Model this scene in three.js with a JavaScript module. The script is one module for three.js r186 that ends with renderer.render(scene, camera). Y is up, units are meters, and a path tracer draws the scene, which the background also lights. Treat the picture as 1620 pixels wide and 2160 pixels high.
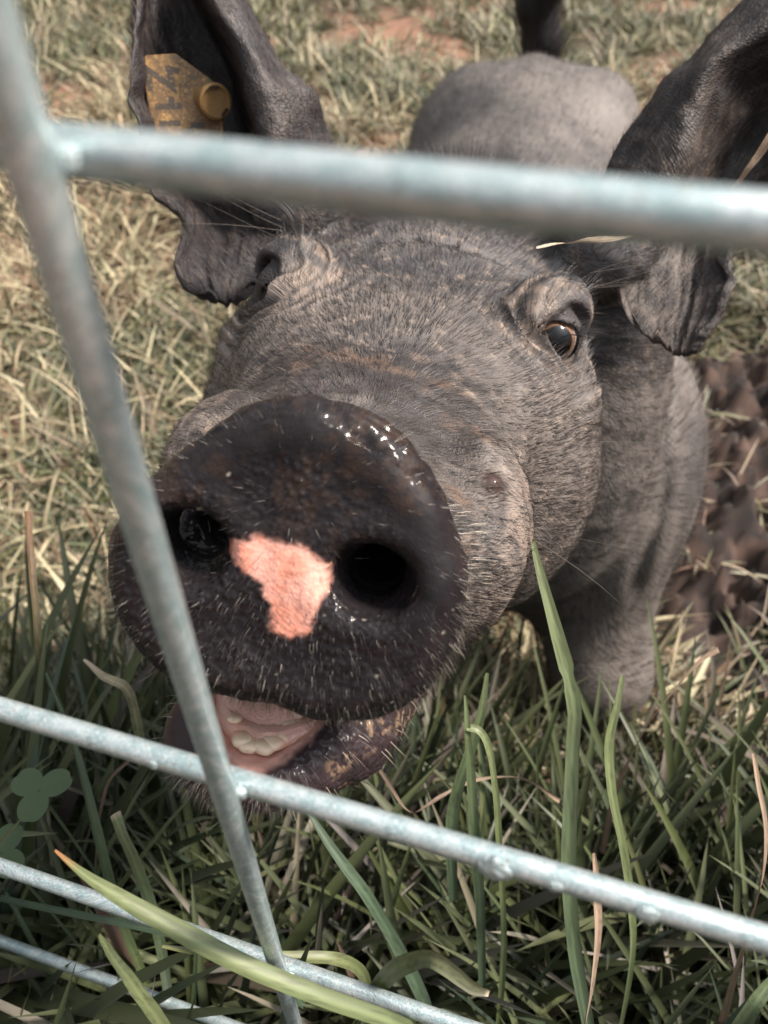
import * as THREE from 'three';
import { mergeGeometries, toCreasedNormals } from 'three/addons/utils/BufferGeometryUtils.js';

// ---------------------------------------------------------------- camera, sky, sun, exposure
const scene = new THREE.Scene();
const FPX = 1695, CAMY = 0.9, C45 = Math.SQRT1_2;
const camera = new THREE.PerspectiveCamera(2 * Math.atan(1080 / FPX) * 180 / Math.PI, 768 / 1024, 0.01, 600);
camera.position.set(0, CAMY, 0);
camera.rotation.set(-Math.PI / 4, 0, 0);
camera.focus = 0.305;
camera.userData.fStop = 12;
scene.add(camera);

const SUN = new THREE.Vector3(0.78, 1.0, -0.04).normalize();
{
  const w = 256, h = 128, data = new Float32Array(w * h * 4);
  for (let j = 0; j < h; j++) for (let i = 0; i < w; i++) {
    const el = ((j + 0.5) / h - 0.5) * Math.PI, az = ((i + 0.5) / w - 0.5) * 2 * Math.PI;
    const x = Math.cos(el) * Math.cos(az), y = Math.sin(el), z = Math.cos(el) * Math.sin(az);
    const c = Math.max(0, x * SUN.x + y * SUN.y + z * SUN.z);
    const cloud = 0.10 * Math.sin(x * 5.1 + z * 2.3 + 1.3) * Math.sin(z * 4.4 - x * 1.7) + 0.05 * Math.sin(x * 11 + y * 9 + z * 7);
    const up = Math.max(0, y);
    const v = 0.44 * (1 + 2 * up) / 3 * (1 + cloud) + 1.5 * Math.pow(c, 7);      // bright overcast: three times as bright overhead as at the horizon
    const k = (j * w + i) * 4;
    data[k] = v * 0.965; data[k + 1] = v * 1.0; data[k + 2] = v * 1.045; data[k + 3] = 1;
  }
  const sky = new THREE.DataTexture(data, w, h, THREE.RGBAFormat, THREE.FloatType);
  sky.mapping = THREE.EquirectangularReflectionMapping; sky.magFilter = THREE.LinearFilter; sky.needsUpdate = true;
  scene.background = sky; scene.environment = sky;
}
const sun = new THREE.DirectionalLight(0xfff0e2, 4.2);
sun.position.copy(SUN).multiplyScalar(8); sun.castShadow = true; sun.shadow.radius = 20;
sun.shadow.mapSize.set(2048, 2048);
Object.assign(sun.shadow.camera, { left: -3, right: 3, top: 3, bottom: -3, near: 0.5, far: 20 });
scene.add(sun, sun.target);
const renderer = new THREE.WebGLRenderer({ antialias: true });
renderer.toneMapping = THREE.LinearToneMapping;
renderer.toneMappingExposure = 2.05;
renderer.shadowMap.enabled = true;

// ---------------------------------------------------------------- helpers
function rngOf(a) { return () => { a |= 0; a = a + 0x6D2B79F5 | 0; let t = Math.imul(a ^ a >>> 15, 1 | a); t = t + Math.imul(t ^ t >>> 7, 61 | t) ^ t; return ((t ^ t >>> 14) >>> 0) / 4294967296; }; }
function hash3(i, j, k) { let h = Math.imul(i, 374761393) + Math.imul(j, 668265263) + Math.imul(k, 2147483647 ^ 0x5bd1e995) | 0; h = Math.imul(h ^ h >>> 13, 1274126177); h ^= h >>> 16; return (h >>> 0) / 4294967296; }
function vnoise(x, y, z) {
  const i = Math.floor(x), j = Math.floor(y), k = Math.floor(z); let u = x - i, v = y - j, w = z - k;
  u = u * u * (3 - 2 * u); v = v * v * (3 - 2 * v); w = w * w * (3 - 2 * w);
  const L = (a, b, t) => a + (b - a) * t;
  return L(L(L(hash3(i, j, k), hash3(i + 1, j, k), u), L(hash3(i, j + 1, k), hash3(i + 1, j + 1, k), u), v),
    L(L(hash3(i, j, k + 1), hash3(i + 1, j, k + 1), u), L(hash3(i, j + 1, k + 1), hash3(i + 1, j + 1, k + 1), u), v), w);
}
const fbm = (x, y, z, n = 4) => { let s = 0, a = 0.5, t = 0; for (let o = 0; o < n; o++) { s += a * vnoise(x, y, z); t += a; a *= 0.5; x = x * 2.03 + 11.7; y = y * 2.03 + 5.1; z = z * 2.03 + 3.3; } return s / t; };
function worley(x, y, z) {
  const i = Math.floor(x), j = Math.floor(y), k = Math.floor(z); let b = 9;
  for (let a = -1; a <= 1; a++) for (let c = -1; c <= 1; c++) for (let e = -1; e <= 1; e++) {
    const I = i + a, J = j + c, K = k + e;
    const dx = I + hash3(I, J, K) - x, dy = J + hash3(I + 71, J, K) - y, dz = K + hash3(I, J + 37, K) - z, d = dx * dx + dy * dy + dz * dz;
    if (d < b) b = d;
  }
  return Math.sqrt(b);
}
const clamp = (x, a, b) => x < a ? a : x > b ? b : x;
const sstep = (a, b, x) => { const t = clamp((x - a) / (b - a), 0, 1); return t * t * (3 - 2 * t); };
const mix = (a, b, t) => a + (b - a) * t;
const mix3 = (a, b, t) => [mix(a[0], b[0], t), mix(a[1], b[1], t), mix(a[2], b[2], t)];
// a sight line measured in the photograph and a distance along the lens axis -> a place in the paddock
const fromCam = (x, y, d) => new THREE.Vector3(x, CAMY + (y - d) * C45, -(y + d) * C45);
const at = (px, py, d) => fromCam((px - 810) / FPX * d, -(py - 1080) / FPX * d, d);
const dirOf = (px, py) => at(px, py, 1).sub(camera.position).normalize();

const used = {};
const numbered = (n) => { const k = used[n] = (used[n] ?? -1) + 1; return k ? `${n}_${String(k).padStart(3, '0')}` : n; };
function shadow(o) { o.traverse((m) => { if (m.isMesh) { m.castShadow = true; m.receiveShadow = true; } }); return o; }
function tag(o, label, category, group, kind) { if (label) o.userData.label = label; if (category) o.userData.category = category; if (group) o.userData.group = group; if (kind) o.userData.kind = kind; return o; }
function top(o, name) { o.name = numbered(name); scene.add(o); shadow(o); return o; }
function part(parent, geo, mat, name) { const m = new THREE.Mesh(geo, mat); m.name = name; m.castShadow = m.receiveShadow = true; parent.add(m); return m; }
function geoOf(pos, idx, nor, col, uv) {
  const g = new THREE.BufferGeometry();
  g.setAttribute('position', new THREE.Float32BufferAttribute(pos, 3));
  if (nor) g.setAttribute('normal', new THREE.Float32BufferAttribute(nor, 3));
  if (col) g.setAttribute('color', new THREE.Float32BufferAttribute(col, 3));
  if (uv) g.setAttribute('uv', new THREE.Float32BufferAttribute(uv, 2));
  g.setIndex(idx); if (!nor) g.computeVertexNormals();
  return g;
}
function noiseTexture(n, fn, srgb) {
  const d = new Uint8Array(n * n * 4);
  for (let j = 0; j < n; j++) for (let i = 0; i < n; i++) { const c = fn(i / n, j / n), k = (j * n + i) * 4; for (let q = 0; q < 3; q++) d[k + q] = clamp(Math.round((c.length ? c[q] : c) * 255), 0, 255); d[k + 3] = 255; }
  const t = new THREE.DataTexture(d, n, n, THREE.RGBAFormat); t.wrapS = t.wrapT = THREE.RepeatWrapping; t.magFilter = THREE.LinearFilter; t.minFilter = THREE.LinearFilter;
  if (srgb) t.colorSpace = THREE.SRGBColorSpace; t.needsUpdate = true; return t;
}
// noise that closes on itself: looked up on a torus
const ring = (u, v, s, q = 0) => { const a = u * 2 * Math.PI, b = v * 2 * Math.PI; return [Math.cos(a) * s + q, Math.sin(a) * s + Math.cos(b) * s * 1.31, Math.sin(b) * s + q * 2]; };

// ---------------------------------------------------------------- ground
const bermY = (z) => 0.25 * sstep(-0.62, -0.12, z);
const mudAt = (x, z) => { const n = 0.25 * (fbm(x * 5, 3, z * 5, 3) - 0.5); return sstep(1.14, 0.96, Math.hypot((x - 0.92) / 0.66, (z + 0.84) / 0.60) + n); };
function groundY(x, z) {
  let y = bermY(z) + 0.02 * (fbm(x * 2.2, 1, z * 2.2, 3) - 0.5);
  const m = mudAt(x, z);
  if (m > 0) y += m * (0.15 * (fbm(x * 13, 7, z * 13, 4) - 0.55) + 0.085 * (1 - worley(x * 19, 0.5, z * 19)) + 0.04 * (1 - worley(x * 45, 2.5, z * 45)) - 0.045);
  return y;
}
{
  const xs = [], zs = [];
  const axis = (lo, hi, step, far) => { const a = []; let s = step, v = lo; while (v > -far) { a.unshift(v); s *= 1.35; v -= s; } a.unshift(-far); const b = []; for (v = lo + step; v < hi; v += step) b.push(v); s = step; v = hi; while (v < far) { b.push(v); s *= 1.35; v += s; } b.push(far); return a.concat(b); };
  xs.push(...axis(-1.2, 1.6, 0.012, 250)); zs.push(...axis(-2.4, 0.3, 0.012, 250));
  const pos = [], col = [], idx = [];
  for (const z of zs) for (const x of xs) {
    const near = Math.abs(x) < 6 && Math.abs(z) < 6;
    pos.push(x, near ? groundY(x, z) : bermY(z) * (z > 0 ? 1 : 1), z);
    const n = fbm(x * 6, 2, z * 6, 4), n2 = fbm(x * 45, 9, z * 45, 3), m = near ? mudAt(x, z) : 0;
    let c = mix3([0.055, 0.036, 0.026], [0.14, 0.085, 0.055], n); c = mix3(c, [0.22, 0.115, 0.072], 0.8 * sstep(0.52, 0.60, fbm(x * 4.1, 8, z * 4.1, 3)));
    
    c = mix3(c, mix3([0.010, 0.0065, 0.006], [0.062, 0.038, 0.029], sstep(0.3, 0.75, n2)), m);
    const k = 0.75 + 0.5 * n2; col.push(c[0] * k, c[1] * k, c[2] * k);
  }
  const W = xs.length;
  for (let j = 0; j < zs.length - 1; j++) for (let i = 0; i < W - 1; i++) { const a = j * W + i; idx.push(a, a + W, a + 1, a + 1, a + W, a + W + 1); }
  const g = new THREE.Mesh(geoOf(pos, idx, null, col), new THREE.MeshStandardMaterial({ vertexColors: true, roughness: 0.95 }));
  g.userData.kind = 'structure'; top(g, 'ground');
  g.userData.label = 'bare brown earth under the matted paddock grass'; g.userData.category = 'ground';
}

// ---------------------------------------------------------------- the pig: head frame
const Ec = [(878 - 810) / FPX * 0.4, -(638 - 1080) / FPX * 0.4, 0.4], Sc = [(600 - 810) / FPX * 0.225, -(1190 - 1080) / FPX * 0.225, 0.225];
const vw = (c) => new THREE.Vector3(c[0], (c[1] - c[2]) * C45, -(c[1] + c[2]) * C45);
const E = fromCam(...Ec), HF = vw([Sc[0] - Ec[0], Sc[1] - Ec[1], Sc[2] - Ec[2]]).normalize();
const HE = vw([1, -0.2, -0.116]); HE.addScaledVector(HF, -HE.dot(HF)).normalize();
const HU = new THREE.Vector3().crossVectors(HF, HE).normalize();
const toHead = (x, y, z) => { const a = x - E.x, b = y - E.y, c = z - E.z; return [a * HE.x + b * HE.y + c * HE.z, a * HU.x + b * HU.y + c * HU.z, a * HF.x + b * HF.y + c * HF.z]; };
const toWorld = (x, y, z) => [E.x + HE.x * x + HU.x * y + HF.x * z, E.y + HE.y * x + HU.y * y + HF.y * z, E.z + HE.z * x + HU.z * y + HF.z * z];
const camH = toHead(0, CAMY, 0);
const onHeadPlane = (px, py, pick, value) => { const d = dirOf(px, py), o = camH, e = [d.dot(HE), d.dot(HU), d.dot(HF)]; const n = pick, dn = e[0] * n[0] + e[1] * n[1] + e[2] * n[2], on = o[0] * n[0] + o[1] * n[1] + o[2] * n[2], t = (value - on) / dn; return [o[0] + e[0] * t, o[1] + e[1] * t, o[2] + e[2] * t]; };

// snout disc frame (head axes)
const DN = (() => { const l = Math.hypot(0.04, 0.40, 0.917); return [0.04 / l, 0.40 / l, 0.917 / l]; })();
const DO = [0, -0.002, 0.214];
const DA = (() => { let a = [1, 0, 0]; const q = a[0] * DN[0]; a = [a[0] - q * DN[0], -q * DN[1], -q * DN[2]]; const l = Math.hypot(...a); return a.map((v) => v / l); })();
const DB = [DN[1] * DA[2] - DN[2] * DA[1], DN[2] * DA[0] - DN[0] * DA[2], DN[0] * DA[1] - DN[1] * DA[0]];
const discVal = DO[0] * DN[0] + DO[1] * DN[1] + DO[2] * DN[2];
const toDisc = (x, y, z) => { const a = x - DO[0], b = y - DO[1], c = z - DO[2]; return [a * DA[0] + b * DA[1] + c * DA[2], a * DB[0] + b * DB[1] + c * DB[2], a * DN[0] + b * DN[1] + c * DN[2]]; };
const discXY = (px, py) => toDisc(...onHeadPlane(px, py, DN, discVal));
const fromDisc = (a, b, c) => [0, 1, 2].map((i) => DO[i] + DA[i] * a + DB[i] * b + DN[i] * c);
const outlinePolar = [[205, 1170], [222, 1290], [285, 1400], [370, 1460], [460, 1480], [560, 1500], [690, 1535], [800, 1535], [900, 1475], [965, 1370], [985, 1250], [955, 1120], [900, 1005], [800, 895], [720, 852], [640, 838], [560, 845], [490, 870], [420, 918], [335, 985], [250, 1075]]
  .map(([x, y]) => { const [a, b] = discXY(x, y); return [Math.atan2(b, a), Math.hypot(a, b)]; }).sort((a, b) => a[0] - b[0]);
const RT = new Float32Array(721);
for (let i = 0; i <= 720; i++) {
  const th = (i / 720 * 2 - 1) * Math.PI; let s = 0, ws = 0;
  for (const [t, r] of outlinePolar) { let dt = Math.abs(t - th); if (dt > Math.PI) dt = 2 * Math.PI - dt; const w = Math.exp(-dt * dt / 0.045) + 1e-9; s += w * r; ws += w; }
  RT[i] = s / ws;
}
const discR = (th) => { const f = (th / Math.PI + 1) * 360, i = Math.min(719, Math.floor(f)); return mix(RT[i], RT[i + 1], f - i); };
const NL = discXY(400, 1158), NR = discXY(775, 1232);
const pinkPoly = [[472, 1150], [500, 1135], [560, 1130], [610, 1142], [650, 1152], [690, 1190], [692, 1225], [682, 1262], [668, 1290], [660, 1330], [612, 1342], [580, 1322], [574, 1270], [556, 1222], [512, 1196], [484, 1168]].map(([x, y]) => discXY(x, y));
const inPoly = (P, x, y) => { let c = false; for (let i = 0, j = P.length - 1; i < P.length; j = i++) if ((P[i][1] > y) !== (P[j][1] > y) && x < (P[j][0] - P[i][0]) * (y - P[i][1]) / (P[j][1] - P[i][1]) + P[i][0]) c = !c; return c; };

const polyDist = (P, x, y) => { let d = 9; for (let i = 0, j = P.length - 1; i < P.length; j = i++) { const ax = P[j][0], ay = P[j][1], bx = P[i][0] - ax, by = P[i][1] - ay, t = clamp(((x - ax) * bx + (y - ay) * by) / (bx * bx + by * by), 0, 1); d = Math.min(d, Math.hypot(x - ax - bx * t, y - ay - by * t)); } return inPoly(P, x, y) ? d : -d; };   // inside above nought

// ---------------------------------------------------------------- the pig: distance field
const smin = (a, b, k) => { const h = k - Math.abs(a - b); return h > 0 ? Math.min(a, b) - h * h / (4 * k) : Math.min(a, b); };
const smax = (a, b, k) => -smin(-a, -b, k);
const ell = (x, y, z, a, b, c) => { const X = x / a, Y = y / b, Z = z / c, k0 = Math.sqrt(X * X + Y * Y + Z * Z), p = X / a, q = Y / b, r = Z / c, k1 = Math.sqrt(p * p + q * q + r * r); return k1 < 1e-9 ? -Math.min(a, b, c) : k0 * (k0 - 1) / k1; };
const cone = (x, y, z, ax, ay, az, bx, by, bz, ra, rb) => { const px = x - ax, py = y - ay, pz = z - az, dx = bx - ax, dy = by - ay, dz = bz - az; const t = clamp((px * dx + py * dy + pz * dz) / (dx * dx + dy * dy + dz * dz), 0, 1); const u = px - dx * t, v = py - dy * t, w = pz - dz * t; return Math.sqrt(u * u + v * v + w * w) - (ra + (rb - ra) * t); };

const EYE = [0.0680, -0.0055, 0.0015], EYER = 0.0132;
const gaze = (sx) => { const v = new THREE.Vector3(camH[0] - sx * EYE[0], camH[1] - EYE[1], camH[2] - EYE[2]).normalize(); return v.add(new THREE.Vector3(sx * 0.32, -0.16, 0.05)).normalize(); };
const EX = (sx) => sx > 0 ? EYE[0] : EYE[0] - 0.002;
const GAZE = { 1: gaze(1), '-1': gaze(-1) };

function discFace(a, b) {                        // relief of the snout's front
  const th = Math.atan2(b, a), R = discR(th), q = Math.hypot(a, b) / R;
  let c = 0.0014 * sstep(0.55, 0.92, q) * (0.7 + 0.3 * clamp(b / 0.02, -1, 1)) - 0.001 * (1 - q * q);
  for (const N of [NL, NR]) { const r = Math.hypot((a - N[0]) / 1.15, b - N[1]); c += 0.0014 * Math.exp(-Math.pow((r - 0.0135) / 0.0055, 2)); }
  c += 0.0016 * Math.exp(-a * a / 0.00006) * sstep(-0.03, 0.01, b);
  return c;
}
function headD(x, y, z) {
  const ax = Math.abs(x);
  let d = ell(x, y + 0.055, z + 0.075, 0.090, 0.068, 0.112);
  d = smin(d, ell(x - 0.006, y + 0.058, z + 0.175, 0.112, 0.088, 0.085), 0.04);                            // poll                       // cranium
  d = smin(d, ell(x, y + 0.028, z + 0.020, 0.080, 0.030, 0.095), 0.025);            // forehead
  d = smin(d, ell(ax - 0.066, y - 0.001, z + (x < 0 ? 0.011 : 0.014), 0.021, 0.0175, 0.030), 0.012);   // brows
  d = smin(d, cone(ax, y, z, 0.046, -0.034, 0.0, 0.031, -0.034, 0.165, 0.030, 0.026), 0.03);
  d = smin(d, cone(x, y, z, 0, -0.052, 0.03, 0, -0.022, 0.185, 0.056, 0.036), 0.03);  // bridge of the nose
  d = smin(d, ell(ax - 0.049, y + 0.088, z + 0.008, 0.062, 0.076, 0.094), 0.020);     // cheeks, jowls
  d = smin(d, ell(ax - 0.079, y + 0.042, z - 0.002, 0.0235, 0.027, 0.030), 0.005);     // under the eyes
  d = smin(d, ell(ax - 0.0435, y + 0.036, z - 0.137, 0.0285, 0.038, 0.044), 0.003);     // upper lip flaps
  d = smin(d, ell(ax - 0.094, y - 0.014, z + 0.104, 0.028, 0.030, 0.040), 0.022);     // roots of the ears
  // lower jaw
  let j = cone(ax, y, z, 0.022, -0.112, 0.05, 0.017, -0.088, 0.195, 0.042, 0.020);
  j = smin(j, ell(x + 0.011, y + 0.086, z - 0.212, 0.031, 0.016, 0.025), 0.014);
  const cav = ell(x + 0.009, y + 0.066, z - 0.190, 0.024, 0.020, 0.045);
  d = smin(d, j, 0.012);
  d = smax(d, -cav, 0.006);
  // snout disc
  const p = toDisc(x, y, z);
  if (Math.abs(p[2]) < 0.06 && Math.abs(p[0]) < 0.1 && Math.abs(p[1]) < 0.1) {
    const R = discR(Math.atan2(p[1], p[0])), rho = Math.hypot(p[0], p[1]);
    const d2 = (rho - R) * 0.96, h = 0.0130, rr = 0.0115, cc = Math.abs(p[2] + 0.0110 - discFace(p[0], p[1])) - h;
    const u = d2 + rr, v = cc + rr;
    const dd = Math.hypot(Math.max(u, 0), Math.max(v, 0)) + Math.min(Math.max(u, v), 0) - rr;
    d = smin(d, dd, 0.004);
    for (const N of [NL, NR]) {
      const s = N === NR ? 1 : -1;
      const n = cone(p[0] - N[0], (p[1] - N[1]), p[2], 0.001 * s, 0, 0.012, s * 0.001, 0.004, -0.045, 0.0098, 0.0075);
      const wide = ell(p[0] - N[0] - s * 0.001, p[1] - N[1] - 0.001, p[2] + 0.001, 0.0118, 0.0092, 0.012);
      d = smax(d, -smin(n, wide, 0.003), 0.0085);
    }
  }
  // eye sockets and lids
  if (ax > 0.03 && ax < 0.12 && Math.abs(y) < 0.05 && Math.abs(z) < 0.05) {
    const sx = x < 0 ? -1 : 1, G = GAZE[sx], ex = x - sx * EX(sx), ey = y - EYE[1], ez = z - EYE[2], r = Math.hypot(ex, ey, ez);
    d = smax(d, -ell(ex - sx * 0.010, ey - 0.0050, ez - 0.005, 0.0170, 0.0128, 0.0160), 0.006);
    const g = ex * G.x + ey * G.y + ez * G.z; let lx = ex - g * G.x, ly = ey - g * G.y, lz = ez - g * G.z;
    const up = ly, side = Math.hypot(lx, lz);
    const open = sx > 0 ? Math.hypot(side / 0.0112, (up + 0.0004) / 0.0100) - 1 : Math.hypot(side / 0.0100, (up + 0.0020) / 0.0076) - 1;
    let lid = Math.abs(r - 0.0143) - 0.0015;
    lid = smax(lid, g > 0 ? -open * 0.008 : -0.02, 0.0015);
    d = smin(d, lid, 0.003);
  }
  return d;
}
const H2W = (x, y, z) => new THREE.Vector3(...toWorld(x, y, z));
const NK = H2W(0, -0.075, -0.08);
const FEET = [[0.225, -0.455], [-0.045, -0.50], [0.335, -1.30], [0.115, -1.36]];
const gyF = FEET.map(([x, z]) => groundY(x, z));
const TAIL = [at(1140, 128, 1.47), at(1142, 84, 1.43), at(1126, 10, 1.39), at(1176, -46, 1.33)];
const HIPS = [at(1000, 185, 1.24), at(1275, 190, 1.24), at(1130, 150, 1.30)];
function bodyD(x, y, z) {
  let d = cone(x, y, z, 0.088, 0.355, -0.64, 0.15, 0.325, -1.0, 0.172, 0.186);
  d = smin(d, cone(x, y, z, 0.15, 0.325, -1.0, 0.225, 0.335, -1.28, 0.186, 0.172), 0.03);
  d = smin(d, ell(x - 0.205, y - 0.365, z + 0.585, 0.097, 0.17, 0.125), 0.03);
  d = smin(d, ell(x + 0.03, y - 0.355, z + 0.62, 0.085, 0.15, 0.115), 0.03);
  d = smin(d, ell(x - 0.30, y - 0.36, z + 1.29, 0.09, 0.14, 0.12), 0.03);
  d = smin(d, ell(x - 0.15, y - 0.36, z + 1.32, 0.09, 0.14, 0.12), 0.03);
  d = smin(d, ell(x - 0.225, y - 0.40, z + 1.32, 0.185, 0.125, 0.17), 0.03);
  for (const h of HIPS) d = smin(d, ell(x - h.x, y - h.y + 0.03, z - h.z, 0.045, 0.05, 0.075), 0.03);
  for (let i = 0; i < 4; i++) {
    const [fx, fz] = FEET[i], g = gyF[i], front = i < 2, hx = fx + (i % 2 ? 0.02 : -0.02), hz = front ? fz - 0.11 : fz - 0.02;
    let l = cone(x, y, z, hx, 0.30, hz, fx, 0.19, fz - (front ? 0.02 : 0.05), 0.080, 0.050);
    l = smin(l, cone(x, y, z, fx, 0.19, fz - (front ? 0.02 : 0.05), fx, g + 0.045, fz, 0.050, 0.031), 0.02);
    l = smin(l, cone(x, y, z, fx, g + 0.03, fz, fx, g + 0.014, fz + 0.025, 0.03, 0.022), 0.012);
    d = smin(d, l, 0.03);
  }
  if (z < -1.1) for (let i = 0; i < 3; i++) d = smin(d, cone(x, y, z, TAIL[i].x, TAIL[i].y, TAIL[i].z, TAIL[i + 1].x, TAIL[i + 1].y, TAIL[i + 1].z, [0.034, 0.033, 0.031][i], [0.033, 0.031, 0.018][i]), 0.012);
  // neck
  let n = cone(x, y, z, NK.x, NK.y, NK.z, 0.085, 0.39, -0.66, 0.088, 0.160);
  n = smin(n, ell(x - 0.135, y - 0.48, z + 0.50, 0.085, 0.18, 0.085), 0.02);
  d = smin(d, n, 0.014);
  return d;
}
function wrinkle(x, y, z, d) {                     // creases and skin relief, head axes
  let w = 0; const ax = Math.abs(x);
  const er = Math.hypot(ax - 0.074, y - 0.002, z);
  if (er < 0.06) w += 0.0019 * Math.sin(er * 780 + 5 * vnoise(x * 70, y * 70, z * 70)) * sstep(0.018, 0.023, er) * sstep(0.058, 0.03, er) * (0.35 + 0.65 * sstep(0.4, 0.6, vnoise(x * 55 + 7, y * 55, z * 55)));
  if (z > 0.06 && z < 0.2) { w += 0.0022 * (fbm(x * 60, y * 60, z * 230, 2) - 0.5) * sstep(0.06, 0.12, z); w += 0.0022 * (fbm(x * 240, y * 240, z * 240, 3) - 0.5) * sstep(-0.04, -0.01, y); }
  if (z < 0.16) {
    w += 0.0035 * (fbm(x * 38, y * 38, z * 38, 2) - 0.5);
    if (y < -0.02 && ax > 0.05) w += 0.0022 * (fbm(x * 30 + y * 55, y * 30, z * 95, 3) - 0.5);
  }
  // warty lump on the lip flap
  const b = Math.hypot(x - 0.0535, y + 0.0015, z - 0.150); w += 0.0045 * Math.exp(-b * b / 0.000022);
  w += 0.0009 * (fbm(x * 160, y * 160, z * 160, 2) - 0.5);
  const p = toDisc(x, y, z);
  if (z > 0.15 && y < -0.07) { const q = 1 - Math.min(1, worley(x * 430, y * 430, z * 430)); w += 0.0009 * q * q * sstep(-0.01, 0.012, x); }
  if (p[2] > -0.022) { const q = 1 - Math.min(1, worley(x * 540, y * 540, z * 540)); const rq = Math.hypot(p[0], p[1]) / discR(Math.atan2(p[1], p[0])), smooth = sstep(-0.004, 0.016, p[1] + 0.5 * p[0]) * sstep(0.55, 0.78, rq); const pk = p[2] > -0.012 ? sstep(-0.001, 0.001, polyDist(pinkPoly, p[0], p[1])) : 0; w += (0.00095 * (1 - smooth) + 0.00008) * (1 - 0.7 * pk) * q * q * sstep(-0.022, -0.012, p[2]) * (0.4 + 0.6 * vnoise(x * 140, y * 140, z * 140 + 8)); }
  return w;
}
// loose skin folds down the neck and shoulder
const fold = (x, y, z) => z < -0.62 || z > -0.38 || x < 0.16 ? 0 : sstep(0.30, 0.36, y) * sstep(0.60, 0.52, y) * sstep(-0.62, -0.56, z) * (-0.006 * Math.exp(-Math.pow((x - 0.226 - 0.05 * (0.44 - y) + 0.006 * Math.sin(y * 40)) / 0.008, 2)) - 0.004 * Math.exp(-Math.pow((x - 0.255 - 0.03 * (0.44 - y)) / 0.009, 2)));
function pigHead(x, y, z) {
  const w = toWorld(x, y, z); let d = smin(headD(x, y, z), bodyD(w[0], w[1], w[2]), z < -0.05 && y > -0.03 ? 0.025 : 0.007);
  if (Math.abs(d) < 0.008) d -= wrinkle(x, y, z, d) + fold(w[0], w[1], w[2]);
  return d;
}
const HB = { lo: [-0.17, -0.24, -0.22], hi: [0.17, 0.09, 0.262] };
function pigWorld(x, y, z) {
  const h = toHead(x, y, z);
  if (h[0] > HB.lo[0] - 0.03 && h[0] < HB.hi[0] + 0.03 && h[1] > HB.lo[1] - 0.03 && h[1] < HB.hi[1] + 0.03 && h[2] > HB.lo[2] - 0.05 && h[2] < 0.27) return pigHead(h[0], h[1], h[2]);
  let d = bodyD(x, y, z); if (Math.abs(d) < 0.02) d -= 0.006 * (fbm(x * 16, y * 10, z * 16, 3) - 0.5) + fold(x, y, z);
  return d;
}
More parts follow.
